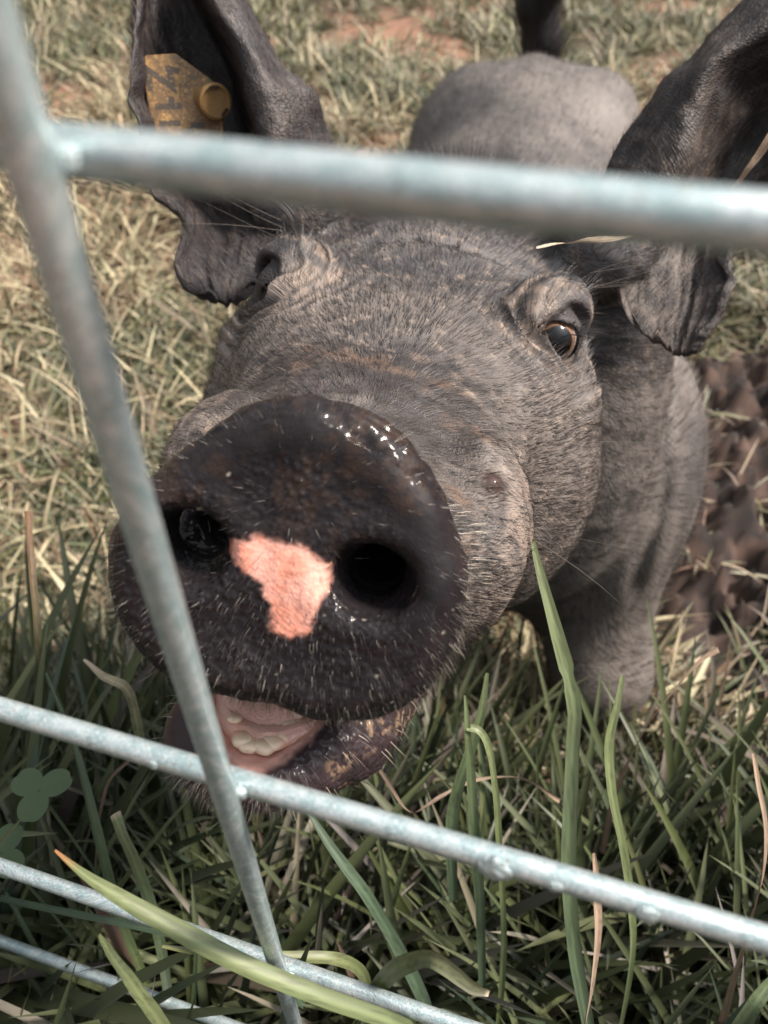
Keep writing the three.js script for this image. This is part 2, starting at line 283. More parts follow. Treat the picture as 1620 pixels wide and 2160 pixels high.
function surfaceNets(sdf, lo, hi, h, keep) {
  const nx = Math.ceil((hi[0] - lo[0]) / h) + 1, ny = Math.ceil((hi[1] - lo[1]) / h) + 1, nz = Math.ceil((hi[2] - lo[2]) / h) + 1, B = 8, BIG = 1e9;
  const f = new Float32Array(nx * ny * nz).fill(BIG), vi = new Int32Array(nx * ny * nz).fill(-1), act = [];
  const id = (i, j, k) => (k * ny + j) * nx + i;
  for (let k = 0; k < nz - 1; k += B) for (let j = 0; j < ny - 1; j += B) for (let i = 0; i < nx - 1; i += B) {
    if (Math.abs(sdf(lo[0] + (i + B / 2) * h, lo[1] + (j + B / 2) * h, lo[2] + (k + B / 2) * h)) > h * B * 1.15 + 0.004) continue;
    act.push([i, j, k]);
    for (let c = k; c <= Math.min(k + B, nz - 1); c++) for (let b = j; b <= Math.min(j + B, ny - 1); b++) for (let a = i; a <= Math.min(i + B, nx - 1); a++) { const q = id(a, b, c); if (f[q] === BIG) f[q] = sdf(lo[0] + a * h, lo[1] + b * h, lo[2] + c * h); }
  }
  const pos = [], idx = [], nor = [], off = [0, 1, nx, nx + 1, nx * ny, nx * ny + 1, nx * ny + nx, nx * ny + nx + 1];
  const edges = [[0, 1], [2, 3], [4, 5], [6, 7], [0, 2], [1, 3], [4, 6], [5, 7], [0, 4], [1, 5], [2, 6], [3, 7]];
  const cells = [];
  for (const [I, J, K] of act) for (let k = K; k < Math.min(K + B, nz - 1); k++) for (let j = J; j < Math.min(J + B, ny - 1); j++) for (let i = I; i < Math.min(I + B, nx - 1); i++) {
    const q = id(i, j, k); let m = 0, bad = false;
    for (let o = 0; o < 8; o++) { const v = f[q + off[o]]; if (v === BIG) { bad = true; break; } if (v < 0) m |= 1 << o; }
    if (bad || m === 0 || m === 255) continue;
    let sx = 0, sy = 0, sz = 0, n = 0;
    for (const [a, b] of edges) { const va = f[q + off[a]], vb = f[q + off[b]]; if ((va < 0) === (vb < 0)) continue; const t = va / (va - vb); sx += (a & 1) + ((b & 1) - (a & 1)) * t; sy += ((a >> 1) & 1) + (((b >> 1) & 1) - ((a >> 1) & 1)) * t; sz += (a >> 2) + ((b >> 2) - (a >> 2)) * t; n++; }
    let x = lo[0] + (i + sx / n) * h, y = lo[1] + (j + sy / n) * h, z = lo[2] + (k + sz / n) * h;
    if (keep && !keep(x, y, z)) continue;
    const e = h * 0.5; let gx, gy, gz, l, d0;
    for (let it = 0; it < 2; it++) {
      const a = sdf(x + e, y - e, z - e), b = sdf(x - e, y - e, z + e), c = sdf(x - e, y + e, z - e), d = sdf(x + e, y + e, z + e);
      gx = a - b - c + d; gy = -a - b + c + d; gz = -a + b - c + d; l = Math.hypot(gx, gy, gz) || 1; gx /= l; gy /= l; gz /= l;
      if (it === 0) { d0 = clamp((a + b + c + d) / 4, -h * 0.6, h * 0.6); x -= gx * d0 * 0.8; y -= gy * d0 * 0.8; z -= gz * d0 * 0.8; }
    }
    vi[q] = pos.length / 3; pos.push(x, y, z); nor.push(gx, gy, gz); cells.push([i, j, k, q]);
  }
  for (const [i, j, k, q] of cells) {
    const v0 = f[q];
    const face = (q1, a, b, c) => { const v1 = f[q1]; if ((v0 < 0) === (v1 < 0)) return; const A = vi[q], Bv = vi[a], Cv = vi[b], D = vi[c]; if (Bv < 0 || Cv < 0 || D < 0) return; if (v0 < 0) idx.push(A, Bv, Cv, A, Cv, D); else idx.push(A, Cv, Bv, A, D, Cv); };
    if (j > 0 && k > 0) face(q + 1, q - nx, q - nx - nx * ny, q - nx * ny);
    if (i > 0 && k > 0) face(q + nx, q - nx * ny, q - nx * ny - 1, q - 1);
    if (i > 0 && j > 0) face(q + nx * ny, q - 1, q - 1 - nx, q - nx);
  }
  return { pos, nor, idx };
}

// ---------------------------------------------------------------- the pig: colour of skin
// returns [r, g, b, wet]
const onTail = (x, y, z) => z < -1.2 && Math.min(cone(x, y, z, mix(TAIL[0].x, TAIL[1].x, 0.2), mix(TAIL[0].y, TAIL[1].y, 0.2), mix(TAIL[0].z, TAIL[1].z, 0.2), TAIL[1].x, TAIL[1].y, TAIL[1].z, 0.034, 0.033), cone(x, y, z, TAIL[1].x, TAIL[1].y, TAIL[1].z, TAIL[2].x, TAIL[2].y, TAIL[2].z, 0.033, 0.031), cone(x, y, z, TAIL[2].x, TAIL[2].y, TAIL[2].z, TAIL[3].x, TAIL[3].y, TAIL[3].z, 0.031, 0.02)) < 0.006;
function skin(h, w, n) {
  const [x, y, z] = h, ax = Math.abs(x), p = toDisc(x, y, z);
  const a = fbm(w[0] * 24, w[1] * 24, w[2] * 24, 4), b = fbm(w[0] * 130, w[1] * 130, w[2] * 130, 3), s = fbm(w[0] * 420 + 3, w[1] * 420, w[2] * 420, 2);
  let c = mix3([0.024, 0.023, 0.027], [0.128, 0.110, 0.100], sstep(0.32, 0.70, a * 0.6 + b * 0.4));        // grey hide, dusted
  c = mix3(c, [0.095, 0.092, 0.098], 0.5 * sstep(0.0, -0.09, z) * sstep(-0.05, 0.0, y));                             // bluer on the crown
  c = mix3(c, [0.25, 0.208, 0.178], 0.36 * sstep(0.35, 0.65, fbm(w[0] * 15 + 4, w[1] * 15, w[2] * 15, 3)) * sstep(-0.04, 0.03, z));  // tan dust on the face
  if (ax > 0.06 && y < -0.03) c = mix3(c, [0.055, 0.045, 0.041], 0.55 * sstep(0.06, 0.085, ax) * sstep(-0.02, -0.06, y) * sstep(0.3, 0.6, a));
  c = mix3(c, [0.27, 0.21, 0.165], 0.75 * sstep(0.60, 0.74, s) * sstep(0.4, 0.62, b));                       // dry dust specks
  c = mix3(c, [0.03, 0.026, 0.028], 0.28 * sstep(0.58, 0.72, fbm(w[0] * 75 + 9, w[1] * 75, w[2] * 75, 3)));
  let wet = 0;
  const body = Math.max(sstep(-0.06, -0.12, z) * sstep(-0.06, -0.10, y), sstep(-0.17, -0.21, z), sstep(-0.15, -0.17, y) * sstep(0.12, 0.10, z));
  if (body > 0) { const e = fbm(w[0] * 9, w[1] * 9 + 4, w[2] * 9, 4); c = mix3(c, mix3([0.050, 0.046, 0.046], [0.140, 0.122, 0.110], sstep(0.3, 0.7, e * 0.7 + b * 0.3)), body); }
  if (onTail(...w)) c = [0.020, 0.017, 0.020];
  // mud on the muzzle behind the disc
  const mud = sstep(0.055, 0.095, z + 0.03 * (a - 0.5)) * sstep(0.215, 0.18, z) * sstep(-0.045, -0.012, y) * sstep(0.066, 0.040, ax + 0.02 * (a - 0.5)) * sstep(0.30, 0.50, fbm(x * 55 + 2, y * 55, z * 75, 3) + 0.06);
  c = mix3(c, mix3([0.022, 0.016, 0.014], [0.085, 0.050, 0.032], sstep(0.50, 0.74, b)), 0.9 * mud);
  c = mix3(c, [0.035, 0.032, 0.035], 0.8 * sstep(0.095, 0.12, z) * sstep(0.165, 0.14, z) * sstep(0.046, 0.02, ax) * sstep(-0.03, 0, y) * sstep(0.38, 0.56, b));
  // dark round the eyes' hollows and behind
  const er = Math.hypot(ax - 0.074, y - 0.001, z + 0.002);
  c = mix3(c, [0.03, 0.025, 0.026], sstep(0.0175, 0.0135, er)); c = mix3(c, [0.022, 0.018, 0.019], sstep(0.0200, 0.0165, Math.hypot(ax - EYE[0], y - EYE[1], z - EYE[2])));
  c = mix3(c, [0.24, 0.18, 0.14], 0.55 * sstep(0.034, 0.022, Math.hypot(ax - 0.062, y - 0.008, z - 0.008)) * sstep(0.0155, 0.019, er) * sstep(0.35, 0.6, b));
  // pale lip flap edge
  c = mix3(c, [0.25, 0.19, 0.155], 0.6 * sstep(0.055, 0.066, ax) * sstep(0.10, 0.125, z) * sstep(-0.062, -0.04, y) * sstep(0.3, 0.55, b));
  // lower jaw, lips
  if (z > 0.10 && y < -0.056) {
    const k = sstep(0.10, 0.155, z) * sstep(-0.056, -0.062, y);
    c = mix3(c, mix3([0.022, 0.015, 0.018], [0.042, 0.028, 0.030], b), k); wet = Math.max(wet, k * 0.8);
    const crumb = sstep(0.54, 0.64, s) * sstep(0.005, 0.025, x) * sstep(0.40, 0.55, fbm(x * 70, y * 70 + 2, z * 70, 2));
    c = mix3(c, [0.20, 0.135, 0.09], crumb * k);
    const cav = ell(x + 0.009, y + 0.066, z - 0.190, 0.024, 0.020, 0.045);
    const pk = sstep(0.0030, -0.0004, cav + 0.0025 * (fbm(x * 260, y * 260, z * 260, 2) - 0.5)); c = mix3(c, mix3([0.60, 0.30, 0.25], [0.74, 0.47, 0.40], b), pk); if (cav < 0.003) wet = 1;
  }
  // the snout disc
  const R = discR(Math.atan2(p[1], p[0])), q = Math.hypot(p[0], p[1]) / R;
  if (p[2] > -0.024 && q < 1.12) {
    const k = sstep(-0.024, -0.016, p[2]) ;
    let dc = mix3([0.007, 0.006, 0.008], [0.018, 0.015, 0.016], b);
    dc = mix3(dc, [0.040, 0.024, 0.017], 0.6 * sstep(0.0, 0.022, p[1]) * sstep(0.46, 0.66, fbm(x * 90, y * 90, z * 90 + 5, 2) * 0.45 + 0.55 * fbm(x * 380, y * 380, z * 380, 3)));      // brown earth stuck to the upper part
    dc = mix3(dc, [0.45, 0.40, 0.33], 0.6 * sstep(0.83, 0.86, s) * sstep(0.45, 0.6, a));                                      // grit
    if (p[2] > -0.012) {
      const e = polyDist(pinkPoly, p[0], p[1]) + 0.0030 * (fbm(x * 330, y * 330, z * 330, 3) - 0.5) + 0.0012 * (vnoise(x * 900, y * 900, z * 900) - 0.5);
      dc = mix3(dc, mix3(mix3([0.66, 0.29, 0.22], [0.74, 0.42, 0.35], b), [0.62, 0.20, 0.12], 0.5 * sstep(0.5, 0.66, fbm(x * 170, y * 170 + 3, z * 170, 3))), sstep(-0.0013, 0.0013, e));
    }
    c = mix3(c, dc, k); wet = Math.max(wet, k);
  }
  if (p[2] > -0.07 && p[2] < -0.004 && Math.min(Math.hypot(p[0] - NL[0], p[1] - NL[1]), Math.hypot(p[0] - NR[0], p[1] - NR[1])) < 0.0135) { c = mix3([0.007, 0.006, 0.008], [0.018, 0.015, 0.016], b); wet = 1; }   // the nostrils are lined with the same black skin
  // raw wart on the lip flap
  const wb = Math.hypot(x - 0.0535, y + 0.0015, z - 0.150); c = mix3(c, [0.055, 0.034, 0.030], sstep(0.006, 0.003, wb)); if (wb < 0.004) wet = 1;
  return [c[0], c[1], c[2], wet];
}

// ---------------------------------------------------------------- the pig: building the body mesh
const BP = [], BN = [], BC = [], BU = [], BI = [[], []], hairSrc = [];   // world coordinates
function addPiece(m, toW, toHd, rot, kind) {
  const base = BP.length / 3, wet = [];
  for (let i = 0; i < m.pos.length; i += 3) {
    const q = [m.pos[i], m.pos[i + 1], m.pos[i + 2]], nn = [m.nor[i], m.nor[i + 1], m.nor[i + 2]];
    const w = toW ? toW(...q) : q, h = toHd ? toHd(...q) : q, N = rot ? rot(nn) : nn;
    BP.push(...w); BN.push(...N);
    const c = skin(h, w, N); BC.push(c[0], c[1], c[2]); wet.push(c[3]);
    const ang = Math.atan2(h[0], h[1] + 0.05);
    BU.push(kind === 'disc' ? h[0] * 12 : ang * 0.09 * 12, kind === 'disc' ? h[1] * 12 : h[2] * 12);
  }
  for (let i = 0; i < m.idx.length; i += 3) { const [a, b, c] = [m.idx[i], m.idx[i + 1], m.idx[i + 2]]; BI[(wet[a] + wet[b] + wet[c]) / 3 > 0.5 ? 1 : 0].push(base + a, base + b, base + c); }
  hairSrc.push({ base, count: m.pos.length / 3, idx: m.idx, kind });
}
const rotH = (n) => [HE.x * n[0] + HU.x * n[1] + HF.x * n[2], HE.y * n[0] + HU.y * n[1] + HF.y * n[2], HE.z * n[0] + HU.z * n[1] + HF.z * n[2]];
const SPLIT = 0.168, inFront = (x, y, z) => z > SPLIT && y > -0.14;
addPiece(surfaceNets(pigHead, HB.lo, [HB.hi[0], HB.hi[1], 0.235], 0.002, (x, y, z) => !(z > SPLIT + 0.002 && y > -0.138)), toWorld, null, rotH, 'head');
addPiece(surfaceNets(pigHead, [-0.075, -0.145, SPLIT - 0.004], [0.08, 0.07, 0.262], 0.0008, (x, y, z) => z > SPLIT - 0.001 && y > -0.14), toWorld, null, rotH, 'disc');
addPiece(surfaceNets(pigWorld, [-0.3, -0.02, -1.62], [0.52, 0.82, -0.15], 0.007, (x, y, z) => { const h = toHead(x, y, z), m = 0.006; return !(h[0] > HB.lo[0] + m && h[0] < HB.hi[0] - m && h[1] > HB.lo[1] + m && h[1] < HB.hi[1] - m && h[2] > HB.lo[2] + m && h[2] < HB.hi[2]); }), null, toHead, null, 'body');

// ears: sheets of skin and gristle, bent as seen, with their own thickness
function earSheet(rows, thick, hide, seed) {
  const R = rows.length, Cn = rows[0].length, P = rows.map((r) => r.map((c) => at(...c)));
  const cr = (a, b, c, d, t) => 0.5 * (2 * b + (c - a) * t + (2 * a - 5 * b + 4 * c - d) * t * t + (3 * b - a - 3 * c + d) * t * t * t);
  const get = (i, j) => { i = clamp(i, 0, R - 1); j = clamp(j, 0, Cn - 1); return P[i][j]; };
  const ev = (u, v) => { const fu = u * (R - 1), fv = v * (Cn - 1), i = Math.min(R - 2, Math.floor(fu)), j = Math.min(Cn - 2, Math.floor(fv)), s = fu - i, t = fv - j; return ['x', 'y', 'z'].map((ax) => { const q = []; for (let a = -1; a <= 2; a++) q.push(cr(get(i + a, j - 1)[ax], get(i + a, j)[ax], get(i + a, j + 1)[ax], get(i + a, j + 2)[ax], t)); return cr(q[0], q[1], q[2], q[3], s); }); };
  const nu = 130, nv = 80, F = [], N = [];
  for (let i = 0; i <= nu; i++) for (let j = 0; j <= nv; j++) {
    const u = i / nu, v = j / nv, p = ev(u, v), e = 0.004;
    const a = ev(Math.min(1, u + e), v), b = ev(Math.max(0, u - e), v), c = ev(u, Math.min(1, v + e)), d = ev(u, Math.max(0, v - e));
    const A = new THREE.Vector3(a[0] - b[0], a[1] - b[1], a[2] - b[2]), Bv = new THREE.Vector3(c[0] - d[0], c[1] - d[1], c[2] - d[2]), n = new THREE.Vector3().crossVectors(A, Bv).normalize();
    const rag = sstep(0.25, 0.02, Math.min(v, 1 - v)), bump = 0.0085 * (fbm(u * 7 + seed, v * 5, 2, 3) - 0.5) + 0.0040 * (fbm(u * 9 + seed, v * 22, 5, 3) - 0.5) + 0.010 * rag * (fbm(u * 13 + seed * 3, v > 0.5 ? 4 : 9, 1, 3) - 0.5);
    F.push([p[0] + n.x * bump, p[1] + n.y * bump, p[2] + n.z * bump]); N.push(n);
  }
  // n points to the viewer's side or away; find out from the middle
  const mid = F[Math.floor(nu / 2) * (nv + 1) + Math.floor(nv / 2)], mn = N[Math.floor(nu / 2) * (nv + 1) + Math.floor(nv / 2)];
  const s = (0 - mid[0]) * mn.x + (CAMY - mid[1]) * mn.y + (0 - mid[2]) * mn.z > 0 ? 1 : -1;
  const pos = [], uv = [], idx = [], id = (i, j, k) => k * (nu + 1) * (nv + 1) + i * (nv + 1) + j;
  for (let k = 0; k < 2; k++) for (let i = 0; i <= nu; i++) for (let j = 0; j <= nv; j++) {
    const q = i * (nv + 1) + j, n = N[q], ed = Math.min(Math.min(i / nu, 1 - i / nu) * 3.2, Math.min(j / nv, 1 - j / nv) * 1.6), t = thick * Math.sqrt(clamp(ed / 0.10, 0.04, 1)) * 0.5 * (k ? -1 : 1) * s;
    pos.push(F[q][0] + n.x * t, F[q][1] + n.y * t, F[q][2] + n.z * t); uv.push(i / nu * 2.2, j / nv * 1.4);
  }
  const quad = (a, b, c, d, flip) => flip ? idx.push(a, c, b, a, d, c) : idx.push(a, b, c, a, c, d);
  for (let k = 0; k < 2; k++) for (let i = 0; i < nu; i++) for (let j = 0; j < nv; j++) quad(id(i, j, k), id(i + 1, j, k), id(i + 1, j + 1, k), id(i, j + 1, k), (k === 1) === (s > 0));
  for (let i = 0; i < nu; i++) { quad(id(i, 0, 0), id(i, 0, 1), id(i + 1, 0, 1), id(i + 1, 0, 0), s < 0); quad(id(i, nv, 0), id(i + 1, nv, 0), id(i + 1, nv, 1), id(i, nv, 1), s < 0); }
  for (let j = 0; j < nv; j++) { quad(id(0, j, 0), id(0, j + 1, 0), id(0, j + 1, 1), id(0, j, 1), s < 0); quad(id(nu, j, 0), id(nu, j, 1), id(nu, j + 1, 1), id(nu, j + 1, 0), s < 0); }
  const g = geoOf(pos, idx); const nor = g.attributes.normal.array, base = BP.length / 3;
  for (let k = 0; k < pos.length; k += 3) {
    const q = k / 3, face = q < (nu + 1) * (nv + 1), r = q % ((nu + 1) * (nv + 1)), i = Math.floor(r / (nv + 1)), j = r % (nv + 1), edge = Math.min(j / nv, 1 - j / nv);
    BP.push(pos[k], pos[k + 1], pos[k + 2]); BN.push(nor[k], nor[k + 1], nor[k + 2]); BU.push(uv[q * 2], uv[q * 2 + 1]);
    const w = [pos[k], pos[k + 1], pos[k + 2]], m = fbm(w[0] * 40, w[1] * 40, w[2] * 40, 4), f2 = fbm(w[0] * 170, w[1] * 170, w[2] * 170, 3);
    let c = hide(i / nu, j / nv, m, f2);
    const sc = 0.75 + 0.5 * f2; BC.push(c[0] * sc, c[1] * sc, c[2] * sc);
  }
  for (const a of idx) BI[0].push(base + a);
  hairSrc.push({ base, count: pos.length / 3, idx, kind: 'ear', ev });
}
earSheet([
  [[330, -150, 0.47], [352, -152, 0.485], [375, -152, 0.49], [398, -150, 0.48], [425, -146, 0.465]],
  [[276, -10, 0.455], [325, -14, 0.49], [412, -10, 0.500], [448, -2, 0.440], [512, 10, 0.462]],
  [[270, 130, 0.45], [340, 130, 0.495], [478, 130, 0.510], [515, 128, 0.438], [592, 138, 0.462]],
  [[290, 235, 0.45], [370, 235, 0.50], [508, 238, 0.515], [550, 232, 0.440], [672, 232, 0.466]],
  [[297, 330, 0.455], [385, 332, 0.50], [515, 335, 0.512], [565, 325, 0.445], [704, 318, 0.478]],
  [[322, 412, 0.455], [400, 416, 0.49], [480, 420, 0.505], [570, 416, 0.478], [655, 405, 0.480]],
  [[384, 470, 0.452], [432, 474, 0.475], [490, 476, 0.485], [552, 474, 0.48], [625, 465, 0.465]],
  [[363, 545, 0.437], [418, 546, 0.452], [480, 546, 0.457], [540, 540, 0.457], [600, 528, 0.452]],
  [[378, 602, 0.432], [428, 614, 0.439], [475, 618, 0.441], [522, 608, 0.441], [585, 575, 0.442]],
  [[432, 629, 0.431], [452, 634, 0.433], [475, 635, 0.434], [502, 628, 0.435], [545, 600, 0.438]],
], 0.0052, (u, v, m, f) => mix3([0.014, 0.012, 0.014], [0.062, 0.047, 0.041], 0.9 * sstep(0.45, 0.75, 0.6 * m + 0.4 * f)), 1);
earSheet([
  [[1700, -60, 0.445], [1706, -10, 0.422], [1735, 30, 0.45], [1765, 60, 0.45], [1790, 90, 0.43]],
  [[1562, 26, 0.452], [1598, 72, 0.425], [1665, 120, 0.468], [1740, 160, 0.47], [1800, 200, 0.435]],
  [[1470, 116, 0.458], [1508, 140, 0.43], [1592, 215, 0.482], [1690, 265, 0.482], [1765, 310, 0.44]],
  [[1390, 212, 0.464], [1462, 222, 0.436], [1540, 300, 0.488], [1640, 355, 0.486], [1715, 395, 0.442]],
  [[1312, 298, 0.468], [1440, 325, 0.442], [1500, 388, 0.486], [1582, 430, 0.478], [1640, 455, 0.442]],
  [[1272, 380, 0.466], [1392, 425, 0.448], [1456, 460, 0.472], [1505, 488, 0.46], [1540, 500, 0.438]],
  [[1262, 470, 0.458], [1350, 518, 0.452], [1420, 540, 0.457], [1480, 562, 0.45], [1548, 588, 0.432]],
  [[1285, 560, 0.452], [1350, 600, 0.447], [1410, 628, 0.447], [1470, 640, 0.441], [1536, 645, 0.427]],
  [[1310, 640, 0.447], [1350, 670, 0.442], [1400, 692, 0.441], [1450, 705, 0.436], [1498, 704, 0.427]],
  [[1345, 690, 0.442], [1375, 722, 0.438], [1410, 742, 0.436], [1440, 748, 0.433], [1470, 740, 0.429]],
], 0.0052, (u, v, m, f) => mix3([0.018, 0.015, 0.016], [0.105, 0.083, 0.070], 0.9 * sstep(0.45, 0.75, 0.6 * m + 0.4 * f)), 5);

const skinTex = noiseTexture(512, (u, v) => { const p = ring(u, v, 9), q = ring(u, v, 26, 4); return clamp(0.5 * Math.min(1, worley(...ring(u, v, 14, 2)) * 1.2) + 0.3 * fbm(...p, 3) + 0.3 * fbm(...q, 2) - 0.05, 0, 1); });
const M_SKIN = new THREE.MeshPhysicalMaterial({ vertexColors: true, roughness: 0.6, bumpMap: skinTex, bumpScale: 0.0008, sheen: 0.03, sheenRoughness: 0.5, sheenColor: new THREE.Color(0.6, 0.58, 0.56) });
const M_WET = new THREE.MeshPhysicalMaterial({ vertexColors: true, roughness: 0.55, specularIntensity: 0.15, bumpMap: skinTex, bumpScale: 0.0002, clearcoat: 0.34, clearcoatRoughness: 0.10 });

const pig = new THREE.Group(); const PB = new THREE.Vector3(0.15, 0, -0.95); pig.position.copy(PB);
pig.name = 'pig'; scene.add(pig);
tag(pig, 'black-grey pig pushing its wet black snout with a pink patch towards the wire', 'pig');
{
  const P = new Float32Array(BP.length); for (let i = 0; i < BP.length; i += 3) { P[i] = BP[i] - PB.x; P[i + 1] = BP[i + 1] - PB.y; P[i + 2] = BP[i + 2] - PB.z; }
  const g = new THREE.BufferGeometry();
  g.setAttribute('position', new THREE.BufferAttribute(P, 3)); g.setAttribute('normal', new THREE.BufferAttribute(new Float32Array(BN), 3));
  g.setAttribute('color', new THREE.BufferAttribute(new Float32Array(BC), 3)); g.setAttribute('uv', new THREE.BufferAttribute(new Float32Array(BU), 2));
  const all = new Uint32Array(BI[0].length + BI[1].length); all.set(BI[0]); all.set(BI[1], BI[0].length);
  g.setIndex(new THREE.BufferAttribute(all, 1)); g.addGroup(0, BI[0].length, 0); g.addGroup(BI[0].length, BI[1].length, 1);
  part(pig, g, [M_SKIN, M_WET], 'body');
  console.log('pig verts', BP.length / 3, 'tris', all.length / 3);
}

// ---------------------------------------------------------------- hair
{
  const rnd = rngOf(77), HP = [], HN = [], HC = [], HI = [];
  function strand(p, n, dir, len, wid, lift, curl, col) {
    // p root, n skin normal, dir lie of the hair along the skin
    const s = new THREE.Vector3().crossVectors(dir, n).normalize(), roll = (rnd() - 0.5) * 1.6;
    const side = s.clone().multiplyScalar(Math.cos(roll)).addScaledVector(n, Math.sin(roll));
    const b = HP.length / 3, segs = len > 0.02 ? 4 : 2; let q = p.clone().addScaledVector(n, -0.0005), a = lift;
    const nn = n.clone().multiplyScalar(0.8).addScaledVector(dir, -0.15).normalize();
    for (let i = 0; i <= segs; i++) {
      const t = i / segs, w = wid * 0.5 * (i === segs ? 0 : 1 - 0.55 * t);
      if (i < segs) { HP.push(q.x - side.x * w, q.y - side.y * w, q.z - side.z * w, q.x + side.x * w, q.y + side.y * w, q.z + side.z * w); HN.push(nn.x - s.x * 0.4, nn.y - s.y * 0.4, nn.z - s.z * 0.4, nn.x + s.x * 0.4, nn.y + s.y * 0.4, nn.z + s.z * 0.4); HC.push(...col, ...col); }
      else { HP.push(q.x, q.y, q.z); HN.push(nn.x, nn.y, nn.z); HC.push(...col); }
      const st = len / segs; q = q.clone().addScaledVector(dir, st * Math.cos(a)).addScaledVector(n, st * Math.sin(a)).addScaledVector(s, st * curl * t); a -= lift * 0.7 / segs;
    }
    for (let i = 0; i < segs - 1; i++) { const c = b + i * 2; HI.push(c, c + 1, c + 3, c, c + 3, c + 2); }
    const c = b + (segs - 1) * 2; HI.push(c, c + 1, c + 2);
  }
  const A = new THREE.Vector3(), B = new THREE.Vector3(), Cc = new THREE.Vector3();
  function scatter(src, count, fn) {
    const { base, idx } = src, n = idx.length / 3, cum = new Float64Array(n); let tot = 0;
    const v = (i, o) => o.set(BP[(base + i) * 3], BP[(base + i) * 3 + 1], BP[(base + i) * 3 + 2]);
    for (let t = 0; t < n; t++) { v(idx[t * 3], A); v(idx[t * 3 + 1], B); v(idx[t * 3 + 2], Cc); tot += B.sub(A).cross(Cc.sub(A)).length() / 2; cum[t] = tot; }
    for (let k = 0; k < count; k++) {
      const r = rnd() * tot; let lo = 0, hi = n - 1; while (lo < hi) { const m = (lo + hi) >> 1; if (cum[m] < r) lo = m + 1; else hi = m; }
      let u = rnd(), w = rnd(); if (u + w > 1) { u = 1 - u; w = 1 - w; }
      const i = [idx[lo * 3], idx[lo * 3 + 1], idx[lo * 3 + 2]], ww = [1 - u - w, u, w], p = new THREE.Vector3(), nn = new THREE.Vector3();
      for (let q = 0; q < 3; q++) { const o = (base + i[q]) * 3; p.x += ww[q] * BP[o]; p.y += ww[q] * BP[o + 1]; p.z += ww[q] * BP[o + 2]; nn.x += ww[q] * BN[o]; nn.y += ww[q] * BN[o + 1]; nn.z += ww[q] * BN[o + 2]; }
      nn.normalize(); fn(p, nn, toHead(p.x, p.y, p.z));
    }
  }
  const lieAlong = (v, n) => { const d = v.clone().addScaledVector(n, -v.dot(n)); return d.length() < 1e-4 ? null : d.normalize(); };
  const hv = (x, y, z) => new THREE.Vector3(...rotH([x, y, z]));
  const tone = () => { const r = rnd(); return r < 0.70 ? [0.010, 0.009, 0.010] : r < 0.96 ? [0.030, 0.024, 0.021] : [0.14, 0.115, 0.095]; };
  const eyeGap = (h) => Math.hypot(Math.abs(h[0]) - 0.076, h[1] - 0.001, h[2]) < 0.0155;
  const cavity = (h) => ell(h[0] + 0.012, h[1] + 0.066, h[2] - 0.190, 0.030, 0.024, 0.05) < 0;
  scatter(hairSrc[0], 120000, (p, n, h) => {
    if (eyeGap(h) || cavity(h) || toDisc(...h)[2] > -0.022) return; { const dd = toDisc(...h); if (dd[2] > -0.08 && [NL, NR].some((N) => Math.hypot(dd[0] - N[0], dd[1] - N[1]) < 0.0135)) return; }
    const [x, y, z] = h; if (z < -0.2) return;
    if (z < -0.07 && y < -0.08 && rnd() < 0.55) return; const neck = z < -0.07 && y < -0.08;
    const sw = vnoise(x * 25, y * 25, z * 25) - 0.5, sg = clamp(x / 0.035, -1, 1);
    const d = lieAlong(hv(sg * (0.35 + 1.0 * sstep(0.02, 0.14, z)) + sw * 0.5 + (rnd() - 0.5) * 0.35, -0.25 * sstep(0.0, -0.08, y) + (rnd() - 0.5) * 0.2, -1 + 0.75 * sstep(0.05, 0.15, z) * Math.abs(sg)), n); if (!d) return;
    const crest = sstep(-0.06, -0.13, z) * sstep(-0.08, -0.01, y);
    const clump = vnoise(x * 120, y * 120, z * 60), back = sstep(0.0, -0.06, z) * sstep(-0.01, -0.05, y); if (rnd() > mix(0.62 + 0.4 * clump, 0.7, back)) return;
    let len = mix(0.0095, 0.0060, sstep(0.06, 0.15, z)) * (0.6 + 0.8 * rnd()); len = mix(len, 0.022 * (0.6 + rnd()), crest);
    strand(p, n, d, len, 0.00019 + 0.00011 * rnd(), 0.14 + 0.2 * rnd() + 0.4 * crest, (rnd() - 0.5) * 0.5, tone());
  });
  scatter(hairSrc[1], 44000, (p, n, h) => {
    if (cavity(h)) return; const dd = toDisc(...h);
    for (const N of [NL, NR]) if (Math.hypot(dd[0] - N[0], dd[1] - N[1]) < (dd[2] < -0.004 ? 0.0135 : 0.0095) && dd[2] > -0.08 && rnd() > 0.04) return;
    const q = Math.hypot(dd[0], dd[1]) / discR(Math.atan2(dd[1], dd[0]));
    if (dd[2] < -0.02) {   // lips, chin
      const jaw = h[1] < -0.07; if (rnd() > (jaw ? 0.07 : 0.7)) return;
      const d = lieAlong(hv(clamp(h[0] / 0.03, -1, 1), jaw ? -0.9 : -0.2, jaw ? 0.1 : -0.5), n); if (!d) return;
      return strand(p, n, d, (jaw ? 0.007 : 0.005) * (0.6 + rnd()), 0.00026, 0.5 + 0.4 * rnd(), (rnd() - 0.5) * 0.5, rnd() < 0.12 ? [0.35, 0.30, 0.25] : tone());
    }
    const low = sstep(0.012, -0.03, dd[1]), pr = 0.06 + 0.22 * low + 0.35 * sstep(0.85, 1, q) * sstep(0.02, -0.01, dd[1]); if (rnd() > pr) return;
    const out = fromDisc(dd[0] * 2, dd[1] * 2 - 0.02, dd[2]); const d = lieAlong(hv(out[0] - h[0], out[1] - h[1], out[2] - h[2]), n); if (!d) return;
